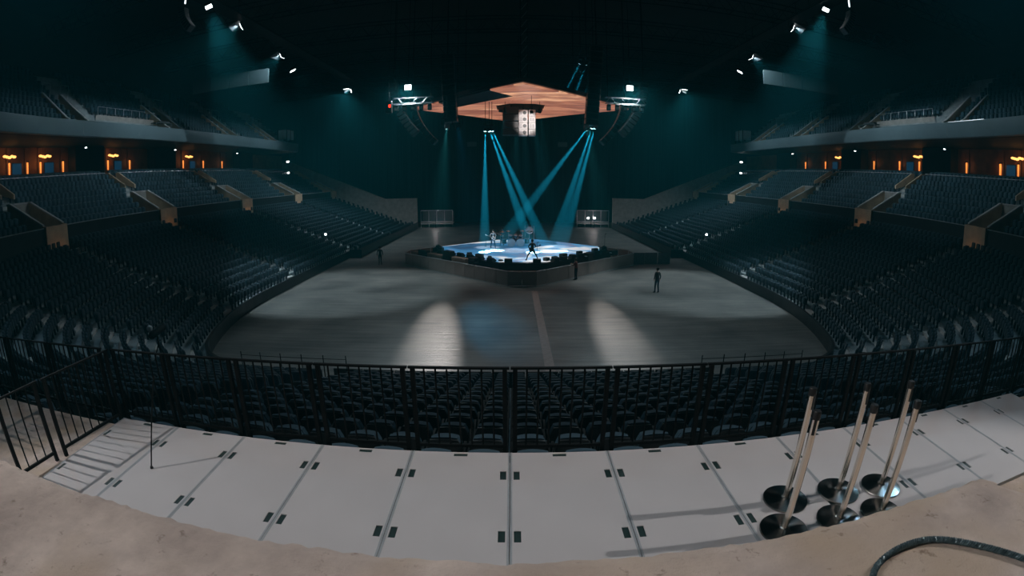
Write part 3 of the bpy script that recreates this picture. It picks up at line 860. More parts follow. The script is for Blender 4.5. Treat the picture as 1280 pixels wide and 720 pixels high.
# ------------------------------------------------------------------ balcony stairs and platform
def balcony_stair(s, y, nm, steep=0.73):
    u = buy(y); x0, y0 = off(s*u, 18.25); p2 = off(s*u, 25); rz = math.atan2(p2[1]-y0, p2[0]-x0)
    t = empty('balcony_stair', (x0, y0, 14.6), rz); tag(t, 'pale concrete stair with sloping parapets %s on the %s balcony' % (nm, 'left' if s < 0 else 'right'), 'stair', kind='structure')
    sg = -s      # local y direction that points away from the camera
    for yy, L in ((0.0, 4.4), (2.3, 4.4)):
        y1 = yy*sg; a, b = min(y1, y1+0.2*sg), max(y1, y1+0.2*sg)
        MB().extr([(0.05, a, 0), (0.05, a, 0.75), (0.4, a, 0.95), (L, a, 0.95+(L-0.4)*steep), (L+0.2, a, 0.95+(L-0.4)*steep), (L+0.2, a, 0.5)], (0, b-a, 0)).build('parapet', M_TAN, t)
        MB().extr([(0.0, a-0.03, 0.76), (0.0, a-0.03, 0.83), (0.4, a-0.03, 1.03), (L, a-0.03, 1.03+(L-0.4)*steep), (L+0.25, a-0.03, 1.03+(L-0.4)*steep), (L+0.25, a-0.03, 0.96+(L-0.4)*steep), (L, a-0.03, 0.96+(L-0.4)*steep), (0.4, a-0.03, 0.96)], (0, b-a+0.06, 0)).build('coping', M_STEP, t)
    y1, y2 = -1.2*sg, -0.02*sg
    for k in range(8): MB().box(0.1+0.425*k, 0.6+0.425*k, min(y1,y2), max(y1,y2), -0.05, 0.2+0.31*k).build('step', M_STEP, t)
    # handrail frame at the head of the stair
    for q in (0.1, 2.4):
        zz = 1.03+4.0*steep
        MB().tube([(3.2, q*sg, zz-0.7), (3.2, q*sg, zz+0.5), (4.5, q*sg, zz+0.9), (4.5, q*sg, zz)], 0.028, 6).build('handrail', M_ALU, t)
bn = ['next to the platform', 'at the far side of the platform', 'between the platform and the glass booth', 'beside the glass booth']
for s in (-1, 1):
    for y, nm in zip(BST, bn): balcony_stair(s, y, nm)
    nm = 'left' if s < 0 else 'right'
    t = empty('balcony_platform', (0,0,0)); tag(t, 'pale concrete viewing platform with rail posts on the %s balcony' % nm, 'platform', kind='structure')
    a, b = buy(34.4), buy(44.6)
    mb = MB(); strip(mb, *((a,b) if s>0 else (-b,-a)), [(18.6, 14.6), (18.6, 15.2), (20.7, 15.2)]); mb.build('slab', M_CONC, t)
    mb = MB(); strip(mb, *((a,b) if s>0 else (-b,-a)), [(20.6, 15.2), (20.6, 16.5), (20.8, 16.5), (20.8, 15.2)]); mb.build('back_wall', M_CONC, t)
    for k in range(8):
        p = off(s*(a+(b-a)*(k+.3)/8), 20.7); MB().tube([(p[0], p[1], 16.4), (p[0], p[1], 17.3)], 0.03, 6).build('rail_post', M_ALU, t)
    pts = [off(s*(a+(b-a)*(k+.3)/8), 20.7) for k in range(8)]
    MB().tube([(p[0],p[1],17.3) for p in pts], 0.02, 6).build('rail', M_ALU, t)
    # control desk at the far end of the platform
    x, y = off(s*buy(43.6), 19.4); t = empty('control_desk', (x, y, 15.2), face_rot(s*buy(43.6))); tag(t, 'black control desk on the %s balcony platform' % nm, 'desk')
    MB().box(-1.5, 1.5, -0.4, 0.4, 0.72, 0.80).build('desktop', M_BLACK, t)
    for xx in (-1.35, 1.35):
        for yy in (-0.3, 0.3): MB().tube([(xx, yy, 0), (xx, yy, 0.72)], 0.03, 6).build('leg', M_ALU, t)
    MB().box(-1.2, 0.6, -0.25, 0.25, 0.80, 1.0).build('console', M_BLACK, t)
    # glass booth at the far end of the balcony
    x, y = off(s*u_of_y(75.6), 18.5); t = empty('glass_booth', (x, y, 14.6), 0); tag(t, 'pale glass screen booth at the far end of the %s balcony' % nm, 'booth')
    for k, (xa, ya, xb, yb) in enumerate(((0,0,0,1.4),(0,-1.4,0,0),(0,-1.4,1.6*s,-1.4),(0,1.4,1.6*s,1.4))):
        MB().box(min(xa,xb)-.02, max(xa,xb)+.02, min(ya,yb)-.02, max(ya,yb)+.02, 1.35, 2.9).build('glass_panel', M_GLASS, t)
    for xa, ya in ((0,-1.4),(0,0),(0,1.4),(1.6*s,-1.4),(1.6*s,1.4)): MB().box(xa-.05, xa+.05, ya-.05, ya+.05, 0.0, 2.95).build('post', M_BLACKM, t)
    # fallen-over banner on the near right fascia, its brightness put in as emission
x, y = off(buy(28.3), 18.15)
o = MB().box(-0.07, 0.07, -2.3, 2.3, 15.30, 15.36).build('bright_strip', mat('strip_glow', (1,1,1), emit=(0.75,0.9,1.0), estr=1.2)); o.location = (x, y, 0); o.rotation_euler = (0,0,R(-6)); tag(o, 'thin white glowing strip on top of the right balcony fascia', 'light')

# ------------------------------------------------------------------ suites under the balcony
def by_y(s, y, d):
    return off(s*(u_of_y(y) if y >= Y1 else U_B + (A1 - math.asin((Y1-y)/(R1+d)))*R1), d)
def suite_frame(s, y, z):
    u = u_of_y(y) if y >= Y1 else U_B + (A1 - math.asin((Y1-y)/(R1+24.3)))*R1
    x, yy = off(s*u, 24.28); return (x, yy, z), face_rot(s*u)
SCON = {-1: [25.9, 28.2, 29.9, 32.9, 39.5, 43.1, 53.6, 58.3, 63.2], 1: [63.7, 58.5, 54.5, 47.9, 43.2, 39.9, 32.9, 28.4, 26.1]}
TVS = {-1: [26.9, 31.1, 41.2, 55.8], 1: [56.3, 41.5, 27.1]}
PEN = {-1: [25.5, 30.0, 39.7, 54.0], 1: [54.45, 39.4, 25.8]}
for s in (-1, 1):
    nm = 'left' if s < 0 else 'right'
    for i, y in enumerate(SCON[s]):
        loc, rz = suite_frame(s, y, 10.42); t = empty('pilaster_lamp', loc, rz); tag(t, 'wooden pilaster with a glowing orange wall lamp in the %s suites' % nm, 'lamp', 'lamps of the %s suites' % nm)
        big = 1.3 if (s > 0 and y == 28.4) else 1.0
        MB().box(-0.28*big, 0.28*big, 0.02, 0.14, 0, 3.4).build('pilaster', M_WOOD, t)
        MB().box(-0.09*big, 0.09*big, 0.14, 0.20, 1.15, 2.15).build('glow_tube', M_WARM, t)
        MB().box(-0.13*big, 0.13*big, 0.14, 0.26, 2.15, 2.25).build('cap', M_BLACKM, t)
        d = bpy.data.lights.new('sconce_light', 'POINT'); d.energy = P_SCONCE*big; d.color = (1.0, 0.42, 0.13); d.shadow_soft_size = 0.15
        lo_ = bpy.data.objects.new('sconce_light', d); COL.objects.link(lo_); lo_.parent = t; lo_.location = (0, 0.55, 1.9)
    for y in TVS[s]:
        loc, rz = suite_frame(s, y, 11.3); t = empty('television_screen', loc, rz); tag(t, 'blue glowing screen on the back wall of the %s suites' % nm, 'screen', 'screens of the %s suites' % nm)
        MB().box(-0.62, 0.62, 0.02, 0.10, 0, 1.25).build('frame', M_BLACK, t); MB().box(-0.58, 0.58, 0.10, 0.115, 0.05, 1.2).build('display', M_TV, t)
    for y in PEN[s]:
        u = u_of_y(y) if y >= Y1 else U_B + (A1 - math.asin((Y1-y)/(R1+23.3)))*R1
        x, yy = off(s*u, 23.4); t = empty('pendant_lamp', (x, yy, 12.98), face_rot(s*u)); tag(t, 'glowing amber pendant lamp cluster hanging in the %s suites' % nm, 'lamp', 'pendants of the %s suites' % nm)
        for k in range(5):
            xx = -0.6 + 0.3*k; zz = 0.06*math.sin(k*2.1)
            MB().lathe([(0.05,0.10),(0.16,0.06),(0.19,-0.02),(0.12,-0.10),(0.03,-0.12)], 12, (xx, 0, zz)).build('shade', M_WARM2, t, smooth=True)
            MB().tube([(xx, 0, zz+0.1), (xx, 0, 0.9)], 0.008, 4).build('cord', M_BLACK, t)
    # closed dark partitions between the suites
    for y in ([35.8, 48.5, 68.5] if s < 0 else [51.3, 36.3, 68.5]):
        u = u_of_y(y); x, yy = off(s*u, 23.6); t = MB().bbox(-2.1, 2.1, -0.65, 0.65, 10.43, 13.9, 0.05).build('suite_partition', M_WALLD)
        t.location = (x, yy, 0); t.rotation_euler = (0, 0, face_rot(s*u)); tag(t, 'black closed partition block between the %s suites' % nm, 'partition', 'partitions of the %s suites' % nm)
    for y in (32.6, 46.8, 61.0):
        x, yy = by_y(s, y, 20.0); t = empty('downlight', (x, yy, 13.3)); tag(t, 'tiny white downlight under the %s balcony soffit' % nm, 'light', 'downlights of the %s balcony' % nm)
        MB().lathe([(0.02,0.6),(0.02,0.14),(0.10,0.10),(0.12,0.0)], 10).build('can', M_BLACKM, t); MB().lathe([(0.10,-0.05),(0.11,0.0)], 10).build('lens', M_LENS, t)
    for z, lb in ((12.35, 'upper'), (10.45, 'lower')):
        x, yy = by_y(s, 78.6, 20.4); t = empty('work_lamp', (x, yy, z)); tag(t, '%s white work lamp at the far corner of the %s middle tier' % (lb, nm), 'lamp')
        MB().bbox(-0.28, 0.28, -0.1, 0.1, -0.02, 0.30, 0.03).build('housing', M_BLACKM, t); MB().box(-0.24, 0.24, -0.13, -0.1, 0.03, 0.26).build('lens', M_LENS, t)
        if z > 12: MB().tube([(0, 0.05, 0.3), (0, 0.05, 13.9-z)], 0.03, 6).build('bracket', M_BLACKM, t)
        else: MB().box(-0.2, 0.2, -0.08, 0.12, -0.03, -0.02).build('foot', M_BLACKM, t)
    x, yy = off(s*(u_of_y(52)+0.2), 3.2); zt = tread_z(3, u_of_y(52))
    t = empty('work_lamp', (x, yy, zt)); tag(t, 'bright work lamp on a stand in a %s lower aisle' % nm, 'lamp')
    MB().tube([(0,0,0),(0,0,1.0)], 0.03, 6).build('stand', M_BLACKM, t); MB().bbox(-.14,.14,-.10,.10,0.95,1.2,0.02).build('housing', M_BLACKM, t); MB().box(-.11,.11,-.13,-.1,.98,1.17).build('lens', M_LENS, t)

# ================================================================== STAGE
SX, SY = 0.85, 46.9
SZ = 1.35
def trunc_diamond(cx, cy, h, c):
    """square on its corner, corners cut by c"""
    p = []
    for k in range(4):
        a = k*PI/2 - PI/2
        d = Vector((math.cos(a), math.sin(a))); t = Vector((-math.sin(a), math.cos(a)))
        m = d*(h-c); p.append(m - t*c); p.append(m + t*c)
    return [(cx+q.x, cy+q.y) for q in p]
sp_ = trunc_diamond(SX, SY, 10.3, 1.9)
stg = empty('stage', (0,0,0)); tag(stg, 'large diamond shaped stage with a glowing blue video floor', 'stage')
MB().prism(sp_, 0.0, SZ-0.12).build('riser_skirt', M_BLACK, stg)
MB().prism(trunc_diamond(SX, SY, 10.3, 1.9), SZ-0.12, SZ-0.04).build('rim', M_BLACK, stg)
MB().prism(trunc_diamond(SX, SY, 9.7, 1.9), SZ-0.04, SZ).build('video_floor', M_LEDF, stg)
# crowd barrier round the stage, segment by segment
bp = trunc_diamond(0.75, 46.7, 11.95, 1.05)
def barrier_mesh():
    mb = MB().box(-0.5, 0.5, -0.02, 0.02, 0.06, 1.12); return mb.mesh('panel')
def make_barrier():
    t = empty('crowd_barrier'); tag(t, 'brownish grey crowd barrier segment in the ring round the stage', 'barrier', 'crowd barriers round the stage')
    obj('panel', barrier_mesh(), M_BARR, t)
    MB().tube([(-0.5,0,1.14),(0.5,0,1.14)], 0.035, 8).build('top_rail', M_ALU, t)
    MB().box(-0.5, 0.5, 0.0, 0.30, 0.0, 0.04).build('foot_plate', M_ALU, t)
    for x in (-0.48, 0.48): MB().box(x-.02, x+.02, 0.02, 0.06, 0.0, 1.12).build('upright', M_ALU, t)
    return t
bar = None
for e, (a, b) in enumerate(zip(bp, bp[1:]+bp[:1])):
    a = Vector(a); b = Vector(b); L = (b-a).length; n = max(2, round(L/1.25)); seg = L/n
    for i in range(n):
        p = a.lerp(b, (i+0.5)/n); d = (b-a).normalized(); rz = math.atan2(d.y, d.x)
        if bar is None: bar = make_barrier(); o = bar
        else: o = copy_tree(bar)
        o.location = (p.x, p.y, 0); o.rotation_euler = (0,0,rz); o.scale = (seg*0.985, 1, 1)
        wh = {7: 'before the flight cases and racks', 0: 'at the blunt stage corner facing the deck', 1: 'on the stage side with the person in dark red', 6: 'at the stage corner by the person in black'}.get(e, 'on the stage sides facing the far curtain')
        tag(o, 'brownish grey crowd barrier segment ' + wh, 'barrier', 'crowd barriers ' + wh)
# a lower grey screen leaning behind the right corner
t = empty('barrier_screen', (13.6, 46.2, 0), R(8)); tag(t, 'grey folding screen at the right corner of the stage barrier', 'screen')
for k in range(3): MB().bbox(-2.1+1.4*k, -0.75+1.4*k, -0.03+0.05*(k%2), 0.03+0.05*(k%2), 0, 1.15, 0.015).build('panel', mat('screen_grey', (0.12,0.14,0.15), 0.7), t)

# equipment on and around the stage
def wedge(x, y, rz, i):
    t = empty('stage_monitor', (x, y, SZ-0.04), rz); tag(t, 'black wedge monitor speaker ' + i, 'speaker', 'wedge monitors ' + i)
    MB().extr([(-0.32,-0.25,0),(-0.32,0.25,0),(-0.32,0.25,0.12),(-0.32,-0.08,0.34),(-0.32,-0.25,0.30)], (0.64,0,0)).build('cabinet', M_BLACK, t)
    MB().extr([(-0.28,0.235,0.135),(-0.28,-0.062,0.335),(-0.28,-0.055,0.345),(-0.28,0.242,0.145)], (0.56,0,0)).build('grille', M_BLACKM, t)
edge = trunc_diamond(SX, SY, 9.95, 1.9)
for e, fr in ((7, (0.12,0.3,0.45,0.6,0.74,0.9)), (6, (0.3,0.8)), (0, (0.2,0.8)), (1, (0.12,0.24,0.38,0.5,0.64,0.78,0.9)), (2,(0.5,))):
    a = Vector(edge[e]); b = Vector(edge[(e+1)%8]); d = (b-a).normalized()
    for f in fr:
        p = a.lerp(b, f); wedge(p.x, p.y, math.atan2(d.y, d.x), {7: 'on the stage rim above the flight cases', 0: 'on the blunt stage corner facing the deck', 1: 'on the stage rim above the person in dark red'}.get(e, 'on a far stage corner'))
def case(x, y, z, w_, d_, h_, rz, m, name, label, cat, lid=True):
    t = empty(name, (x, y, z), rz); tag(t, label, cat)
    MB().bbox(-w_/2, w_/2, -d_/2, d_/2, 0.0, h_*0.78, 0.03).build('body', m, t)
    if lid: MB().bbox(-w_/2, w_/2, -d_/2, d_/2, h_*0.785, h_, 0.03).build('lid', m, t)
    for sx_ in (-1, 1): MB().box(sx_*w_/2-0.03, sx_*w_/2+0.03, -0.12, 0.12, h_*0.4, h_*0.5).build('handle', M_ALU, t)
    return t
# in the gap between barrier and stage, front left side
ga, gb = Vector(bp[7]), Vector(bp[0]); gd = (gb-ga).normalized(); gn = Vector((-gd.y, gd.x))
for f, w_, d_, h_, m_, nm_, lb_, ct_ in (
    (0.06, 1.1, 0.5, 1.30, M_CASE, 'flight_case', 'short pale brown flight case behind the barrier, beside the mixing rack', 'case'),
    (0.155, 1.3, 0.5, 1.55, M_BLACK, 'mixing_rack', 'black mixing rack between two pale flight cases at the barrier', 'rack'),
    (0.29, 2.2, 0.5, 1.40, M_CASE, 'flight_case', 'long pale brown flight case between two black racks', 'case'),
    (0.422, 1.1, 0.55, 1.85, M_BLACK, 'equipment_rack', 'tall black equipment rack behind the barrier', 'rack'),
    (0.54, 1.9, 0.5, 1.42, M_CASE, 'flight_case', 'brown flight case between the tall and the narrow rack', 'case'),
    (0.66, 0.8, 0.5, 1.62, M_BLACK, 'equipment_rack', 'narrow black equipment rack nearest the blunt stage corner', 'rack')):
    q_ = ga.lerp(gb, f) + gn*0.70
    case(q_.x, q_.y, 0, w_, d_, h_, math.atan2(gd.y, gd.x), m_, nm_, lb_, ct_)
case(6.4, 40.4, SZ-0.04, 0.7, 0.5, 0.75, R(45), M_BLACK, 'side_speaker', 'small black speaker standing on the right stage rim', 'speaker', False)
case(9.1, 43.2, SZ-0.04, 0.8, 0.5, 0.55, R(45), M_BLACK, 'effects_box', 'low black box on the right stage rim', 'box', False)
rnd = random.Random(11)
for e, fs, wh in ((7, (0.05, 0.2, 0.38, 0.52, 0.67, 0.82, 0.97), 'above the flight cases'), (1, (0.06, 0.18, 0.31, 0.44, 0.57, 0.71, 0.84, 0.96), 'above the person in dark red')):
    a = Vector(edge[e]); b = Vector(edge[(e+1)%8]); dd = (b-a).normalized(); nn = Vector((-dd.y, dd.x))
    for f in fs:
        p = a.lerp(b, f) + nn*0.45; w_, d_, h_ = rnd.uniform(0.25, 0.7), rnd.uniform(0.25, 0.45), rnd.uniform(0.12, 0.42)
        t = empty('equipment_box', (p.x, p.y, SZ), math.atan2(dd.y, dd.x)+rnd.uniform(-.3,.3)); tag(t, 'small black equipment box on the stage rim ' + wh, 'box', 'equipment boxes on the stage rim ' + wh)
        MB().bbox(-w_/2, w_/2, -d_/2, d_/2, 0, h_, 0.03).build('body', M_BLACK, t)
        MB().box(-w_*.35, w_*.35, -d_/2-.012, -d_/2, h_*.2, h_*.8).build('front_grille', M_BLACKM, t)
def mic_stand(x, y, h, label):
    t = empty('microphone_stand', (x, y, SZ)); tag(t, label, 'stand')
    MB().lathe([(0.15,0),(0.15,0.02),(0.02,0.035)], 14).build('base', M_BLACKM, t); MB().tube([(0,0,0.02),(0,0,h)], 0.014, 6).build('pole', M_BLACKM, t)
    MB().tube([(0,0,h),(0.1,-0.18,h+0.08)], [0.02,0.03], 8).build('microphone', M_BLACK, t)
mic_stand(1.05+0.95, 38.9, 1.55, 'microphone stand at the front corner of the stage')
mic_stand(-7.2, 47.2, 1.5, 'microphone stand at the left corner of the stage')
mic_stand(8.9, 46.4, 1.5, 'microphone stand at the right corner of the stage')
mic_stand(-2.6, 48.6, 1.5, 'microphone stand beside the drum kit')
# drum kit
kit = empty('drum_kit', (-0.05, 48.6, SZ)); tag(kit, 'drum kit with bass drum, toms and cymbals at the stage centre', 'drum kit')
M_DRUM = mat('drum_shell', (0.03,0.04,0.05), 0.25); M_CYM = mat('cymbal', (0.75,0.62,0.40), 0.25, 0.9); M_HEAD = mat('drum_head', (0.6,0.6,0.6), 0.5)
def drum(name, c, r, h, axis, par):
    M = Matrix.Translation(c) @ (Matrix.Rotation(R(90), 4, 'X') if axis == 'y' else Matrix.Rotation(R(axis), 4, 'X') if isinstance(axis,(int,float)) else Matrix.Identity(4))
    o = MB().lathe([(r,-h/2),(r,h/2)], 20, M=M).build(name, M_DRUM, par, True)
    for zz in (-h/2, h/2): MB().lathe([(r*1.03,zz-.02),(r*1.03,zz+.02)], 20, M=M).build('hoop', M_ALU, o, True)
    MB().lathe([(r*0.97,h/2+.005),(r*0.97,h/2+.01)], 20, M=M).build('head', M_HEAD, o)
drum('bass_drum', (0,-0.45,0.42), 0.40, 0.5, 'y', kit); drum('bass_drum', (0.85,-0.4,0.42), 0.40, 0.5, 'y', kit)
for x, y, z in ((-0.1,-0.35,1.02),(0.4,-0.42,1.05),(0.9,-0.35,1.02)): drum('tom', (x,y,z), 0.19, 0.26, 20, kit)
drum('floor_tom', (-0.75,0.05,0.5), 0.25, 0.45, None, kit); drum('floor_tom', (1.55,0.1,0.5), 0.25, 0.45, None, kit); drum('snare', (0.4,0.35,0.7), 0.2, 0.15, None, kit)
for x, y, z, r in ((-0.9,-0.3,1.5,0.28),(-0.3,-0.55,1.6,0.25),(1.1,-0.55,1.62,0.28),(1.75,-0.2,1.5,0.32),(-1.1,0.35,1.15,0.2)):
    MB().tube([(x,y,0),(x,y,z)], 0.015, 6).build('cymbal_stand', M_ALU, kit)
    M = Matrix.Translation((x,y,z)) @ Matrix.Rotation(R(14), 4, 'X')
    MB().lathe([(r,0),(r*0.5,0.02),(r*0.2,0.03),(0.03,0.05)], 20, M=M).build('cymbal', M_CYM, kit, True)
t = empty('drum_gong', (1.75, 49.2, SZ)); tag(t, 'pale round gong on a stand right of the drum kit', 'gong')
MB().tube([(-0.45,0,0),(-0.45,0,2.0),(0.45,0,2.0),(0.45,0,0)], 0.025, 6).build('stand', M_ALU, t)
MB().lathe([(0.36,-0.02),(0.38,0.0),(0.30,0.03),(0.05,0.04)], 22, M=Matrix.Translation((0,0,1.55)) @ Matrix.Rotation(R(90),4,'X')).build('disc', mat('gong_face', (0.75,0.5,0.5), 0.4, 0.3), t, True)

# ------------------------------------------------------------------ people
def person(loc, rz, pose, label, top, legs, h=1.78, hair=True):
    """one continuous skinned body; local +y is where it faces"""
    k = h/1.78
    V = []; E = []; RR = []
    def v(p, r, par=None):
        V.append(Vector(p)*k); RR.append(r*k); i = len(V)-1
        if par is not None: E.append((par, i))
        return i
    st = pose.get('stance', 0.11); drop = pose.get('drop', 0.0); fwd = pose.get('stride', 0.0); sit = pose.get('sit', False)
    hz_ = 0.95 - drop - (0.40 if sit else 0)
    hip = v((0, 0, hz_), 0.135)
    lean = pose.get('lean', 0.0)
    waist = v((0, lean*0.3, hz_+0.14), 0.125, hip); chest = v((0, lean*0.7, hz_+0.34), 0.15, waist); neckb = v((0, lean, hz_+0.50), 0.085, chest)
    neck = v((0, lean*1.1+0.01, hz_+0.57), 0.055, neckb); jaw = v((0, lean*1.15+0.025, hz_+0.635), 0.078, neck); crown = v((0, lean*1.2+0.01, hz_+0.735), 0.092, jaw)
    v((0, lean*1.15+0.118, hz_+0.68), 0.014, jaw)
    for s in (-1, 1): v((s*0.095, lean*1.2, hz_+0.69), 0.015, crown)
    arms = pose.get('arms', [((-0.26, 0.0, -0.27), (-0.27, 0.06, -0.50)), ((0.26, 0.0, -0.27), (0.27, 0.06, -0.50))])
    for s, (el, wr) in zip((-1, 1), arms):
        sh = v((s*0.185, lean*0.9, hz_+0.455), 0.068, neckb)
        zs = hz_ + 0.455
        e = v((el[0], lean*0.6+el[1], zs+el[2]), 0.047, sh); w_ = v((wr[0], lean*0.5+wr[1], zs+wr[2]), 0.033, e)
        d = (V[w_]-V[e]).normalized(); P = V[w_]/k + d*0.07; palm = v(P, 0.036, w_)
        sd = d.cross(Vector((1,0,0))); sd = sd.normalized() if sd.length > .1 else Vector((0,1,0))
        for q, L in zip((-1.5,-0.5,0.5,1.5), (0.055,0.068,0.072,0.062)):
            a = v(P + d*0.03 + sd*q*0.019, 0.0095, palm); v(P + d*(0.03+L) + sd*q*0.021 + Vector((-s*0.018,0,0)), 0.0085, a)
        a = v(P + sd*0.045 - d*0.01, 0.011, palm); v(P + sd*0.06 + d*0.03, 0.009, a)
    for s in (-1, 1):
        th = v((s*0.095, 0, hz_-0.06), 0.10, hip)
        if sit:
            kn = v((s*0.2, 0.42, hz_-0.05), 0.062, th); an = v((s*0.22, 0.40, 0.09), 0.043, kn)
        else:
            kn = v((s*(0.095+st)*0.62, s*fwd*0.5+0.03+drop*0.5, 0.49-drop*0.4), 0.064, th); an = v((s*(0.06+st), s*fwd, 0.085), 0.044, kn)
        hl = V[an]/k; v((hl.x, hl.y-0.05, 0.04), 0.036, an); ft = v((hl.x+s*0.015, hl.y+0.10, 0.04), 0.042, an); v((hl.x+s*0.02, hl.y+0.19, 0.03), 0.032, ft)
    me = bpy.data.meshes.new('person'); me.from_pydata([tuple(p) for p in V], E, []); me.update()
    o = bpy.data.objects.new('person_tmp', me); COL.objects.link(o)
    o.modifiers.new('skin', 'SKIN'); sub = o.modifiers.new('sub', 'SUBSURF'); sub.levels = 1
    for sv, r in zip(me.skin_vertices[0].data, RR): sv.radius = (r, r)
    me.skin_vertices[0].data[0].use_root = True
    dg = bpy.context.evaluated_depsgraph_get(); dg.update()
    m2 = bpy.data.meshes.new_from_object(o.evaluated_get(dg)); bpy.data.objects.remove(o)
    m2.name = 'person'; m2.materials.clear()
    for mm in (M_SKIN, top, legs, M_BLACK): m2.materials.append(mm)
    wrists = [p for i, p in enumerate(V) if abs(RR[i]/k-0.036) < 0.0005 and p.z > 0.3*k]
    for p in m2.polygons:
        c = p.center; z = c.z/k
        if z > hz_+0.53: mi = 0
        elif any((c-w_).length < 0.12*k for w_ in wrists): mi = 0
        elif sit: mi = 3 if z < 0.09 else (1 if z > hz_+0.06 and abs(c.y) < 0.5 else 2)
        elif z < 0.10: mi = 3
        elif z < hz_+0.02 and math.hypot(c.x, c.y) < 0.19*k+0.6*max(0, 0.9-z): mi = 2
        else: mi = 1
        if z < hz_+0.02 and abs(c.x) > 0.20*k and z > 0.55 and not sit and st < 0.2: mi = 1 if mi else 0
        p.material_index = mi; p.use_smooth = True
    b = obj('person', m2, None, None, loc, rz); tag(b, label, 'person')
    if hair:
        hc = V[crown]; M = Matrix.Translation(hc + Vector((0, -0.012, 0.0))*k)
        MB().lathe([(0.070*k,-0.10*k),(0.100*k,-0.045*k),(0.106*k,0.01*k),(0.095*k,0.065*k),(0.055*k,0.102*k),(0.008*k,0.112*k)], 14, M=M @ Matrix.Rotation(R(22),4,'X')).build('hair', M_HAIR, b, True)
    return b
person((-12.75, 45.9, 0), R(190), {'stance': 0.06}, 'person all in black standing on the floor beside the seating blocks', M_CLOTHK, M_CLOTHK, 1.8)
person((10.45, 33.7, 0), R(20), {'stance': 0.10, 'arms': [((-0.25,-0.03,-0.27),(-0.20,0.10,-0.46)),((0.26,-0.02,-0.27),(0.27,0.06,-0.5))]}, 'person in black jacket and jeans standing alone on the arena floor', M_CLOTHK, M_CLOTHB, 1.85)
person((5.1, 38.3, 0), R(50), {'stance': 0.05, 'lean': 0.05, 'arms': [((-0.22,0.12,-0.24),(-0.14,0.34,-0.16)),((0.22,0.12,-0.24),(0.14,0.34,-0.16))]}, 'person in a dark red top leaning at the right stage barrier', M_CLOTHR, M_CLOTHK, 1.78)
GARM = [((-0.30,0.06,-0.22),(-0.14,0.24,-0.36)), ((0.30,0.10,-0.24),(0.36,0.28,-0.14))]
person((1.65, 39.7, SZ), R(15), {'stance': 0.42, 'drop': 0.10, 'arms': GARM}, 'performer in black with wide stance playing guitar at the stage front', M_CLOTHK, M_CLOTHK, 1.84)
person((-1.85, 47.3, SZ), R(195), {'stance': 0.16, 'drop': 0.03, 'arms': GARM}, 'performer in a grey top playing guitar left of the drum kit', M_CLOTHG, M_CLOTHB, 1.82)
person((0.35, 49.3, SZ), R(180), {'sit': True, 'arms': [((-0.34,0.12,-0.2),(-0.30,0.38,-0.10)), ((0.34,0.12,-0.2),(0.30,0.38,-0.10))]}, 'drummer seated behind the drum kit', M_CLOTHG, M_CLOTHK, 1.78)
st_ = empty('drum_stool', (0.35, 49.3, SZ)); tag(st_, 'round black drum stool under the drummer', 'stool')
MB().lathe([(0.17,0.33),(0.18,0.37),(0.16,0.40)], 16).build('seat', M_BLACK, st_); 
for k in range(3): MB().tube([(0,0,0.33),(0.22*math.cos(k*2.1),0.22*math.sin(k*2.1),0.0)], 0.015, 5).build('leg', M_ALU, st_)
def guitar(loc, rz, tilt, m, label):
    t = empty('electric_guitar', loc, rz); tag(t, label, 'guitar'); M = Matrix.Rotation(R(-tilt), 4, 'Y')
    out = [(-0.22,-0.02),(-0.19,0.14),(-0.08,0.17),(0.0,0.12),(0.10,0.15),(0.17,0.10),(0.13,0.03),(0.13,-0.03),(0.18,-0.10),(0.08,-0.16),(0.0,-0.12),(-0.08,-0.18),(-0.19,-0.15)]
    mb = MB(); n = len(out)
    mb.add([M @ Vector((x,0.0,z)) for x,z in out]+[M @ Vector((x,0.045,z)) for x,z in out], [tuple(range(n-1,-1,-1)), tuple(range(n,2*n))]+[(i,(i+1)%n,n+(i+1)%n,n+i) for i in range(n)]); mb.build('body', m, t)
    MB().box(0.10, 0.72, 0.02, 0.05, -0.028, 0.028, M).build('neck', M_CASE, t); MB().box(0.72, 0.88, 0.02, 0.045, -0.05, 0.04, M).build('headstock', m, t)
    MB().box(-0.12, 0.05, 0.045, 0.055, -0.04, 0.04, M).build('pickup', M_BLACKM, t)
guitar((1.65-0.06, 39.7+0.19, SZ+0.93), R(15), 20, M_BLACK, 'black electric guitar held by the performer at the stage front')
guitar((-1.85+0.05, 47.3-0.19, SZ+1.0), R(195), 25, M_GREYW, 'pale electric guitar held by the performer near the drums')
person((-1.0, 49.3, SZ), R(175), {'stance': 0.1, 'arms': GARM}, 'performer in grey with a wooden guitar behind the drum kit left side', M_CLOTHG, M_CLOTHK, 1.8)
guitar((-1.0, 49.1, SZ+1.0), R(175), 25, M_CASE, 'brown wooden guitar held by the performer behind the drums')

# ================================================================== OVERHEAD RIG
CX0, CY0, CZ0 = 0.7, 47.0, 15.0
rig = empty('video_canopy', (CX0, CY0, CZ0)); tag(rig, 'diamond shaped overhead video screen glowing orange above the stage', 'video screen')
def lp(pts): return [(x-CX0, y-CY0) for x, y in pts]
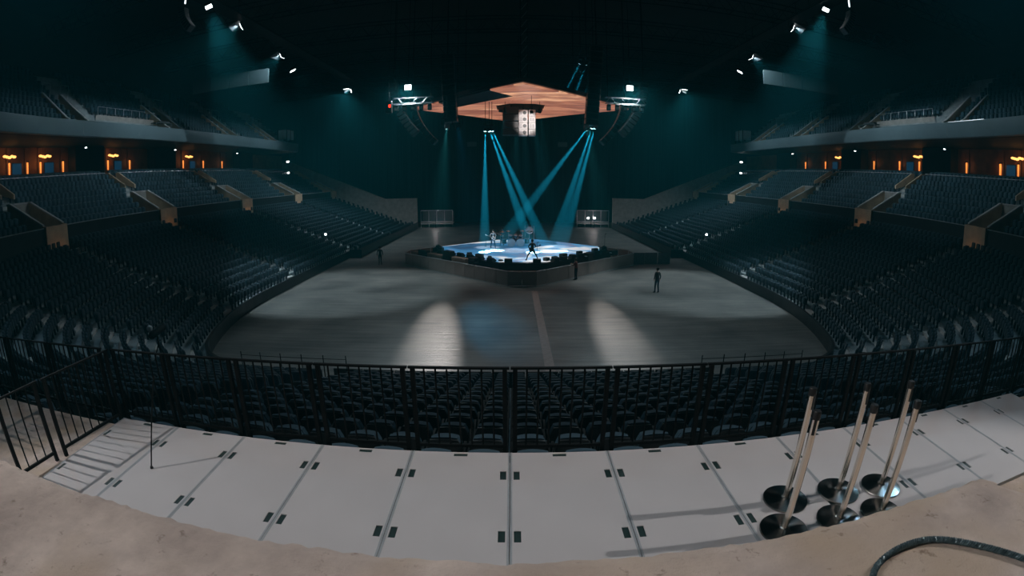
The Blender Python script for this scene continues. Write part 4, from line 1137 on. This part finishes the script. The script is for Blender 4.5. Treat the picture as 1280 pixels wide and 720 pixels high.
# the diamond in four lit fields round an octagonal opening; the near left field is dark
fields = [
    lp([(0.8,36.0),(3.6,39.0),(0.1,41.3),(-1.7,38.6)]),
    lp([(3.65,39.05),(11.2,47.0),(7.6,50.8),(3.1,46.0),(2.1,45.2),(-0.2,45.2),(0.1,41.4)]),
    lp([(7.55,50.85),(0.7,58.2),(-1.0,58.0),(-1.0,50.6),(2.2,50.4),(3.1,49.0),(3.1,46.1)]),
    lp([(0.05,41.4),(-0.25,45.2),(-1.5,46.4),(-1.5,49.5),(-1.05,50.6),(-1.05,57.9),(-7.0,50.6),(-5.4,47.4)]),
    lp([(-9.6,47.2),(-6.6,44.2),(-5.5,47.3),(-7.1,50.5)]),
]
for k, f in enumerate(fields): MB().prism(f, 0.0, 0.12).build('led_field', M_LED, rig)
MB().prism(lp([(-1.75,38.6),(0.05,41.35),(-5.45,47.3),(-6.55,44.1)]), 0.0, 0.12).build('dark_field', M_BLACK, rig)
MB().prism(lp([(0.8,35.7),(11.5,47),(0.7,58.5),(-9.9,47.2)]), 0.14, 0.45).build('backing_frame', M_BLACK, rig)
MB().prism([(2.25*math.cos(R(22.5+45*k))+0.1, 1.95*math.sin(R(22.5+45*k))+0.6) for k in range(8)], -0.35, 0.1).build('hub', M_BLACK, rig)
for x, y in ((-5,-1),(5,-1),(0,-7),(0,7)): MB().tube([(x,y,0.4),(x,y,9.6)], 0.05, 5).build('hoist_chain', M_BLACKM, rig)
tw = empty('hoist_tower', (1.0, 41.5, 15.5)); tag(tw, 'slim dark truss mast rising from the video canopy to the roof', 'truss')
for x in (-0.3, 0.3):
    for y in (-0.3, 0.3): MB().tube([(x,y,0),(x,y,9.1)], 0.03, 5).build('chord', M_BLACKM, tw)
for k in range(11):
    z = 0.8*k; MB().tube([(-0.3,-0.3,z),(0.3,-0.3,z+0.8)], 0.02, 4).build('brace', M_ALU, tw)

# centre hang: black cabinets and two pale columns
def hang(name, label, loc, rz=0): t = empty(name, loc, rz); tag(t, label, 'speaker'); return t
t = hang('speaker_cluster', 'black hanging speaker cluster under the video canopy hub', (0.0, 45.6, 12.05))
for k in range(4):
    MB().bbox(-0.85, 0.60, -0.5, 0.6, 0.66*k, 0.66*k+0.63, 0.03).build('cabinet', M_BLACK, t)
MB().tube([(-0.1,0,2.6),(-0.1,0,3.0)], 0.06, 6).build('hanger', M_BLACKM, t)
def pale_column(x, wd, cones, label):
    t = hang('pale_speaker_column', label, (x, 45.4, 12.0))
    for k in range(4):
        c = MB().bbox(-wd/2, wd/2, -0.3, 0.4, 0.61*k, 0.61*k+0.59, 0.02).build('cabinet', M_GREYW, t)
        if cones:
            MB().lathe([(0.17,0.0),(0.15,0.02),(0.05,0.05)], 14, M=Matrix.Translation((0.12,-0.335,0.61*k+0.30)) @ Matrix.Rotation(R(-90),4,'X')).build('cone', M_BLACK, c)
            MB().box(-0.36, -0.10, -0.315, -0.30, 0.61*k+0.1, 0.61*k+0.5).build('grille', mat('grille_grey', (0.40,0.40,0.41), 0.7), c)
        else:
            for q in range(2): MB().box(-0.2+0.22*q, -0.06+0.22*q, -0.315, -0.30, 0.61*k+0.12, 0.61*k+0.46).build('grille', mat('grille_grey', (0.40,0.40,0.41), 0.7), c)
    MB().tube([(0,0,2.44),(0,0,2.9)], 0.05, 6).build('hanger', M_BLACKM, t)
pale_column(1.02, 0.80, True, 'pale grey hanging speaker column with four black cones')
pale_column(1.83, 0.62, False, 'narrow pale grey hanging speaker column with small grilles')

t = empty('work_lamp', (1.6, 40.9, 13.6)); tag(t, 'small black lamp added under the canopy to light the pale speaker columns', 'lamp')
MB().bbox(-.15,.15,-.12,.12,-.12,.12,.02).build('housing', M_BLACKM, t); MB().tube([(0,0,.12),(0,0,1.42)], .02, 5).build('stem', M_BLACKM, t)
MB().box(-.11,.11,.12,.13,-.09,.09).build('lens', M_GREYW, t)
spot('cluster_fill_light', (1.6, 41.1, 13.6), (1.3, 45.2, 13.2), 900, 36, (1.0, 0.97, 0.94), t, 0.6, 0.08)  # fill lamp added to brighten the fronts of the pale columns
def line_array(pts, wd, dp, m, label, rz=0.0, face=1, grp=None):
    """cabinets strung along a curve in the local x-z plane"""
    p0 = Vector(pts[0]); t = empty('line_array', p0, rz); tag(t, label, 'speaker', grp)
    P = [Vector(p)-p0 for p in pts]; n = len(P)-1
    for i in range(n):
        a, b = P[i], P[i+1]; d = b-a; L = d.length; q = Vector((0,0,-1)).rotation_difference(d.normalized()).to_matrix().to_4x4()
        M = Matrix.Translation(a) @ q
        c = MB().bbox(-wd/2, wd/2, -dp/2, dp/2, -L*0.96, 0, 0.04, M).build('cabinet', m, t)
        MB().box(-wd*0.42, wd*0.42, -dp/2-0.02, -dp/2, -L*0.85, -L*0.12, M).build('grille', M_BLACKM, c)
    MB().tube([(0,0,0),(0,0,27.99-p0.z)], 0.05, 6).build('hoist_chain', M_BLACKM, t)
    return t
def jcurve(x0, z0, x1, z1, y, bow, n):
    out = []
    for i in range(n+1):
        f = i/n; out.append((x0 + (x1-x0)*f**1.9 + bow*0, y, z0 + (z1-z0)*math.sin(f*PI/2)**1.0 if False else z0 + (z1-z0)*(f - 0.12*f*f)/0.88))
    return out
for s, nm in ((-1, 'left'), (1, 'right')):
    c = lambda v: 0.6 + s*v
    line_array(jcurve(c(10.75), 16.6, c(8.75), 12.0, 41.9, 0, 13), 0.75, 1.0, M_BLACK, 'long curved black line array hung on the %s of the stage' % nm)
    line_array(jcurve(c(9.4), 15.4, c(7.3), 11.3, 43.6, 0, 11), 0.55, 0.9, M_BLACK, 'second curved black line array behind the %s one' % nm)
    x = -5.25 if s < 0 else 6.55; dx = 0.35 if s < 0 else -0.5
    line_array([(x+dx*(i/13)**1.3, 40, 18.4-(5.75)*i/13) for i in range(14)] if s < 0 else [(x+0.35+dx*(i/13), 40, 19.2-6.8*i/13) for i in range(14)], 1.05, 1.0, M_BLACK, 'straight black speaker column hung at the %s front of the video canopy' % nm)
    # lamp truss lit by its own work lamp
    tt = empty('lamp_truss', (c(8.7), 40.1, 14.4)); tag(tt, 'short aluminium lamp truss beside the %s speaker hang' % nm, 'truss')
    for z in (0, 0.5):
        for y in (-.25, .25): MB().tube([(-1.7,y,z),(1.7,y,z)], 0.035, 6).build('chord', M_TRUSS, tt)
    for k in range(8): MB().tube([(-1.7+.425*k,-.25,0.5*(k%2)),(-1.7+.425*(k+1),-.25,0.5*((k+1)%2))], 0.022, 5).build('brace', M_TRUSS, tt)
    for k in range(5):
        xx = -1.4+0.7*k
        hd = MB().bbox(xx-.16, xx+.16, -.18, .18, -0.62, -0.1, 0.04).build('lamp_head', M_BLACKM, tt)
        MB().box(xx-.12, xx+.12, -.2, -.18, -0.55, -0.3).build('lens', M_GREYW, hd)
    for xx in (-1.5, 1.5): MB().tube([(xx,0,0.5),(xx,0,13.59)], 0.03, 5).build('hoist_chain', M_BLACKM, tt)
    # white lamp
    lx = c(9.35); t = empty('rig_lamp', (lx, 41.2, 16.0)); tag(t, 'bright white lamp above the %s lamp truss' % nm, 'lamp')
    MB().bbox(-.3,.3,-.05,.35,-.25,.25,.04).build('housing', M_BLACKM, t); MB().box(-.27,.27,-.08,-.05,-.22,.22).build('lens', mat('rig_lens', (1,1,1), emit=(0.85,0.97,1.0), estr=9), t)
    MB().tube([(0,.1,.25),(0,.1,11.99)], 0.03, 5).build('hanger', M_BLACKM, t)
    spot('rig_light', (lx, 41.2-0.35, 15.9), (lx - s*0.3, 36.0, 9.0), P_RIG, 125, (0.72, 0.93, 1.0), t, 0.9, 0.25)
t = empty('signal_lamp', (-9.85, 39.0, 14.0)); tag(t, 'small red signal lamp beside the left speaker hang', 'lamp')
MB().bbox(-.25,.25,-.2,.25,-.5,.5,.04).build('housing', M_BLACK, t); MB().box(0.02,.2,-.22,-.2,-.05,.2).build('lens', M_RED, t); MB().tube([(0,0,.5),(0,0,13.99)], 0.02, 5).build('hanger', M_BLACKM, t)

# ------------------------------------------------------------------ moving heads with cyan beams
def moving_head(loc, target, label, group, power, cone, col, up):
    t = empty('moving_head', loc); tag(t, label, 'stage light', group)
    d = (Vector(target)-Vector(loc)).normalized(); q = d.to_track_quat('-Z', 'Y').to_matrix().to_4x4()
    MB().bbox(-.17,.17,-.14,.14,.30,.46,.02).build('base', M_BLACKM, t)
    MB().box(-.19,-.15,-.06,.06,-.05,.32).build('yoke_arm', M_BLACKM, t); MB().box(.15,.19,-.06,.06,-.05,.32).build('yoke_arm', M_BLACKM, t)
    MB().lathe([(.08,.17),(.13,.12),(.14,-.08),(.12,-.17)], 16, M=q).build('head', M_BLACKM, t, True)
    MB().lathe([(.10,-.18),(.105,-.17)], 16, M=q).build('lens', M_LENSC, t)
    MB().tube([(0,0,.46),(0,0,up)], 0.025, 5).build('clamp_pipe', M_BLACKM, t)
    p = Vector(loc) + d*0.22
    spot('beam', p, target, power, cone, col, t, 0.12, 0.04)
CY = (0.16, 0.72, 1.0)
for x, tg in ((-2.36, (-2.5, 44.6, SZ)), (-2.02, (1.9, 44.4, SZ)), (-1.78, (3.3, 45.0, SZ))):
    moving_head((x, 44.0, 12.45), tg, 'moving head lamp with cyan beam hung under the canopy left side', 'left beam lamps', P_BEAM, 6.0, CY, 2.6)
for x, tg in ((6.77, (-1.6, 45.6, SZ)), (7.05, (3.6, 45.0, SZ)), (7.3, (4.6, 45.4, SZ))):
    moving_head((x, 43.4, 12.75), tg, 'moving head lamp with cyan beam hung below the right speaker column', 'right beam lamps', P_BEAM*0.8, 6.0, CY, 2.3)
for x, tg in ((5.85, (-2.0, 55.0, SZ)), (6.4, (1.2, 55.0, SZ)), (6.95, (4.2, 55.0, SZ))):
    moving_head((x, 42.0, 18.3), tg, 'moving head lamp with faint cyan beam high above the video canopy', 'high beam lamps', P_BEAM*0.6, 3.6, CY, 6.3)
# white spots that make the pools on the stage floor
for x, y, r_, pw in ((1.6,40.2,1.3,1.0),(0.1,45.6,1.9,1.0),(-2.4,47.8,1.5,0.9),(3.9,44.8,1.9,1.0),(4.4,48.4,1.7,0.8)):
    src = (SX+(x-SX)*0.45, 50.5 if y < 47 else 44.0, 14.2)
    t = empty('stage_spot', src); tag(t, 'black profile spot lamp hung in the canopy hub throwing a white pool', 'stage light', 'white pool spots')
    MB().lathe([(.10,.3),(.14,.2),(.14,-.2),(.12,-.25)], 14).build('barrel', M_BLACKM, t, True); MB().tube([(0,0,.3),(0,0,.95)], .02, 5).build('clamp', M_BLACKM, t)
    spot('pool_light', (src[0], src[1], src[2]-0.3), (x, y, SZ), P_POOL*pw, math.degrees(2*math.atan(r_/13.5)), (0.80, 0.93, 1.0), t, 0.7, 0.1)

ADDED_FLOODS = []
# unseen floods, added to throw the light pools on the floor before the stage
for x, tx, ty, cone, pw, col, lb in ((-5.15, -4.1, 24.5, 40.0, 1.0, (1.0, 0.98, 0.94), 'added white flood lamp below the left black speaker column'), (5.9, 5.6, 25.5, 40.0, 0.85, (1.0, 0.98, 0.94), 'added white flood lamp below the right black speaker column'),
                              (-4.3, -1.2, 27.0, 30.0, 0.34, (0.05, 0.55, 1.0), 'added blue flood lamp below the left black speaker column')):
    flood2 = (x, 39.2 if abs(x) > 1 else 37.6, 12.3, tx, ty, cone, pw, col, lb); ADDED_FLOODS.append(flood2)

# ------------------------------------------------------------------ house floods on the catwalks
def flood(loc, target, power, cone, col, label, group, rad=0.3, bl=0.8, hang=None, snoot=0.0, added_visor=0.0, sx=1.0, hs=1.0):
    t = empty('flood_lamp', loc); tag(t, label, 'lamp', group)
    d = (Vector(target)-Vector(loc)).normalized(); q = d.to_track_quat('-Z', 'Y').to_matrix().to_4x4() @ Matrix.Scale(hs, 4)
    MB().bbox(-.38,.38,-.30,.30,.02,.32,.05, q).build('housing', M_BLACKM, t)
    MB().box(-.33,.33,-.25,.25,-.01,.02, q).build('lens', M_BLACK if snoot else M_LENS, t)
    MB().tube([(-.42,0,.1),(-.42,0,.62),(.42,0,.62),(.42,0,.1)], .025, 6).build('bracket', M_BLACKM, t)
    MB().tube([(0,0,.62),(0,0,(hang or 22.35)-loc[2])], .02, 5).build('stem', M_BLACKM, t)
    if snoot:
        for x0, x1, y0, y1 in ((-.40,-.37,-.32,.32),(.37,.40,-.32,.32),(-.40,.40,.29,.32),(-.40,.40,-.32,-.29)): MB().box(x0, x1, y0, y1, -snoot, .02, q).build('snoot_plate', M_BLACK, t)
    if added_visor: MB().box(-0.9, 0.9, added_visor, added_visor+.02, -0.9, 0.1, q).build('added_visor', M_BLACK, t)  # plate added to keep the light off the upper balcony rows
    if power:
        l = spot('flood_light', Vector(loc)+d*0.12*hs, target, power, cone, col, t, bl, rad)
        if sx != 1.0: l.scale = (sx, 1, 1)
for x, y, z, tx, ty, cone, pw, col, lb in ADDED_FLOODS:
    flood((x, y, z), (tx, ty, 0), P_FLOOR*pw, cone, col, lb, None, 0.07, bl=1.0, snoot=0.9, sx=0.24 if pw > 0.5 else 0.5, hs=0.5, hang=27.99 if z < 14 else 15.2)
for s, nm in ((-1, 'left'), (1, 'right')):
    for i, (y, z, tgt, pw, cone, vs_) in enumerate((
        (30.6, 21.9, (XC+s*14.2, 34.5, 0), 11.0, 42, 0), (35.6, 21.7, (XC+s*37.5, 31, 15.0), 2.1, 95, .16), (43.7, 20.9, (XC+s*37.5, 45, 14.6), 1.9, 95, .16),
        (46.4, 19.9, (XC+s*14, 52, 0), 0.35, 90, 0), (63.5, 20.9, (XC+s*22, 66, 3), 5.0, 110, 0), (65.4, 21.0, (XC+s*37, 60, 14.6), 2.6, 95, .16))):
        flood((XC+s*22.5, y, z), tgt, P_HOUSE*pw, cone, C_HOUSE, 'white flood lamp below the %s catwalk' % nm, 'flood lamps of the %s catwalk' % nm, rad=0.08 if vs_ else 0.3, added_visor=vs_, bl=0.45 if i == 0 else 0.8)
    flood((XC+s*22.5, 3.0, 21.6), (0.8, -0.8, D), P_DECK, 29.0, C_DECK, 'white flood lamp of the %s catwalk above the near deck' % nm, None, 0.09, bl=0.35)
    flood((XC+s*22.5, 14.0, 21.6), (XC+s*9, 11.5, 2), P_HOUSE*1.3, 78, (0.42, 0.75, 1.0), 'white flood lamp of the %s catwalk above the near corner' % nm, None, 0.3)
    # delay array with light strip above
    line_array([(XC+s*23.6+s*-0.9*(i/9)**2, 28.9, 21.5-1.75*i/9) for i in range(10)], 0.6, 0.6, mat('delay_grey', (0.12,0.14,0.15), 0.5), 'small grey curved delay array hung over the %s balcony' % nm)
    t = empty('light_tube', (XC+s*23.3, 28.6, 21.75)); tag(t, 'short white light tube above the %s delay array' % nm, 'light')
    MB().box(-.04,.04,-.04,.04,0,.75).build('tube', mat('tube_glow', (1,1,1), emit=(0.8,0.95,1.0), estr=2.0), t); MB().tube([(0,0.06,-.05),(0,0.06,6.2)], .02, 5).build('hanger', M_BLACKM, t)
    # lit acoustic baffle hung below the catwalk
    b = empty('acoustic_baffle', (XC+s*29.0, 44.5, 18.6), R(-4*s)); tag(b, 'long grey acoustic baffle hung below the %s catwalk' % nm, 'baffle')
    for k in range(4): MB().bbox(-4.6+2.3*k, -2.35+2.3*k, -0.08, 0.08, 0, 1.5, 0.03).build('panel', mat('baffle_grey', (0.02,0.034,0.038), 0.9), b)
    for xx in (-3, 3): MB().tube([(xx,0,1.5),(xx,0,9.39)], .015, 4).build('wire', M_BLACKM, b)

# ------------------------------------------------------------------ far end: loading rails, signs
for s, nm in ((-1, 'left'), (1, 'right')):
    t = empty('loading_platform', (XC + s*13.6, 85.0, 0)); tag(t, 'metal loading platform with bright rails at the far %s end' % nm, 'platform')
    MB().box(-2.8, 2.8, 0, 2.0, 0.55, 0.75).build('deck', M_ALU, t)
    for z in (2.95, 1.0): MB().tube([(-2.8,0,z),(2.8,0,z)], 0.07, 6).build('rail', M_ALU, t)
    for k in range(5): MB().tube([(-2.8+1.4*k,0,0),(-2.8+1.4*k,0,2.95)], 0.04, 6).build('post', M_ALU, t)
    d = bpy.data.lights.new('platform_fill_light', 'POINT'); d.energy = 60; d.color = (0.95, 0.98, 1.0); d.shadow_soft_size = 0.1  # lamp with post and shade, added to brighten the platform rails
    q = bpy.data.objects.new('platform_fill_light', d); COL.objects.link(q); q.parent = t; q.location = (0.0, -1.3, 2.2)
    MB().tube([(0,-1.3,0),(0,-1.3,2.35)], .03, 6).build('added_lamp_post', M_BLACKM, t); MB().lathe([(.02,2.42),(.2,2.35),(.22,2.32)], 10, (0,-1.3,0)).build('added_lamp_shade', M_BLACK, t)
    MB().box(-2.8, 2.8, 1.9, 2.0, 0.75, 2.7).build('back_sheet', mat('sheet_dark', (0.06,0.07,0.075), 0.6), t)
t = empty('loading_lamp', (XC+13.2, 84.6, 0)); tag(t, 'pair of small white lamps on a stand at the far loading platform', 'lamp')
MB().tube([(0,0,0),(0,0,1.5)], .03, 6).build('stand', M_BLACKM, t)
for xx in (-.5, .6): MB().box(xx-.16, xx+.16, -.06, .06, 1.5, 1.8).build('lens', M_LENS, t)
MB().box(-.6, .7, -.03, .03, 1.44, 1.5).build('crossbar', M_BLACKM, t)
for x in (-7.6, 9.6):
    t = empty('hanging_sign', (x, 94, 14.6)); tag(t, 'small blank grey panel hanging before the far curtain %s of centre' % ('left' if x < 0 else 'right'), 'panel')
    MB().bbox(-0.9, 0.9, -.05, .05, 0, 0.9, .03).build('board', M_FASCIA, t); 
    for xx in (-.7,.7): MB().tube([(xx,0,.9),(xx,0,13.39)], .015, 4).build('wire', M_BLACKM, t)

# ------------------------------------------------------------------ near left corner: spot on a tripod; front rails
x, y = -12.9, 13.9
t = empty('follow_spot', (x, y, 1.55)); tag(t, 'follow spot lamp on a black tripod among the left corner seats', 'spotlight')
for k in range(3):
    a = R(90+120*k); MB().tube([(0.55*math.cos(a), 0.55*math.sin(a), -0.2), (0,0,1.05)], 0.022, 6).build('leg', M_BLACKM, t)
MB().tube([(0,0,0.9),(0,0,1.35)], 0.03, 8).build('column', M_BLACKM, t)
MB().lathe([(0.10,-0.4),(0.15,-0.3),(0.15,0.3),(0.17,0.42)], 16, M=Matrix.Translation((0,0,1.5)) @ Matrix.Rotation(R(-80),4,'X')).build('barrel', M_BLACK, t, True)
MB().lathe([(0.02,-0.12),(0.10,-0.07),(0.12,0.0),(0.10,0.07),(0.02,0.12)], 14, (0.0,-0.35,1.72)).build('lamp_cap', M_GREYW, t, True)
for s, nm in ((-1, 'left'), (1, 'right')):
    t = empty('front_rail', (0,0,0)); tag(t, 'thin black post rail at the floor front of the %s near corner' % nm, 'railing')
    us = [U_A*0.62 + k*0.95 for k in range(6)]; P = [off(s*u, 0.1) for u in us]
    for p in P: MB().tube([(p[0],p[1],0.1),(p[0],p[1],1.35)], 0.02, 6).build('post', M_BLACKM, t)
    MB().tube([(p[0],p[1],1.2) for p in P], 0.012, 5).build('wire', M_BLACKM, t)
    fr = empty('front_barrier', (0,0,0)); tag(fr, 'black barrier panels before the %s front row of the near seats' % nm, 'barrier')
    for k in range(6):
        a, b = off(s*(k*1.25+0.02), -0.1), off(s*(k*1.25+1.23), -0.1)
        MB().box(min(a[0],b[0]), max(a[0],b[0]), a[1]-.03, a[1]+.03, 0.0, 0.75).build('panel', M_BLACK, fr)
bpy.context.view_layer.update()
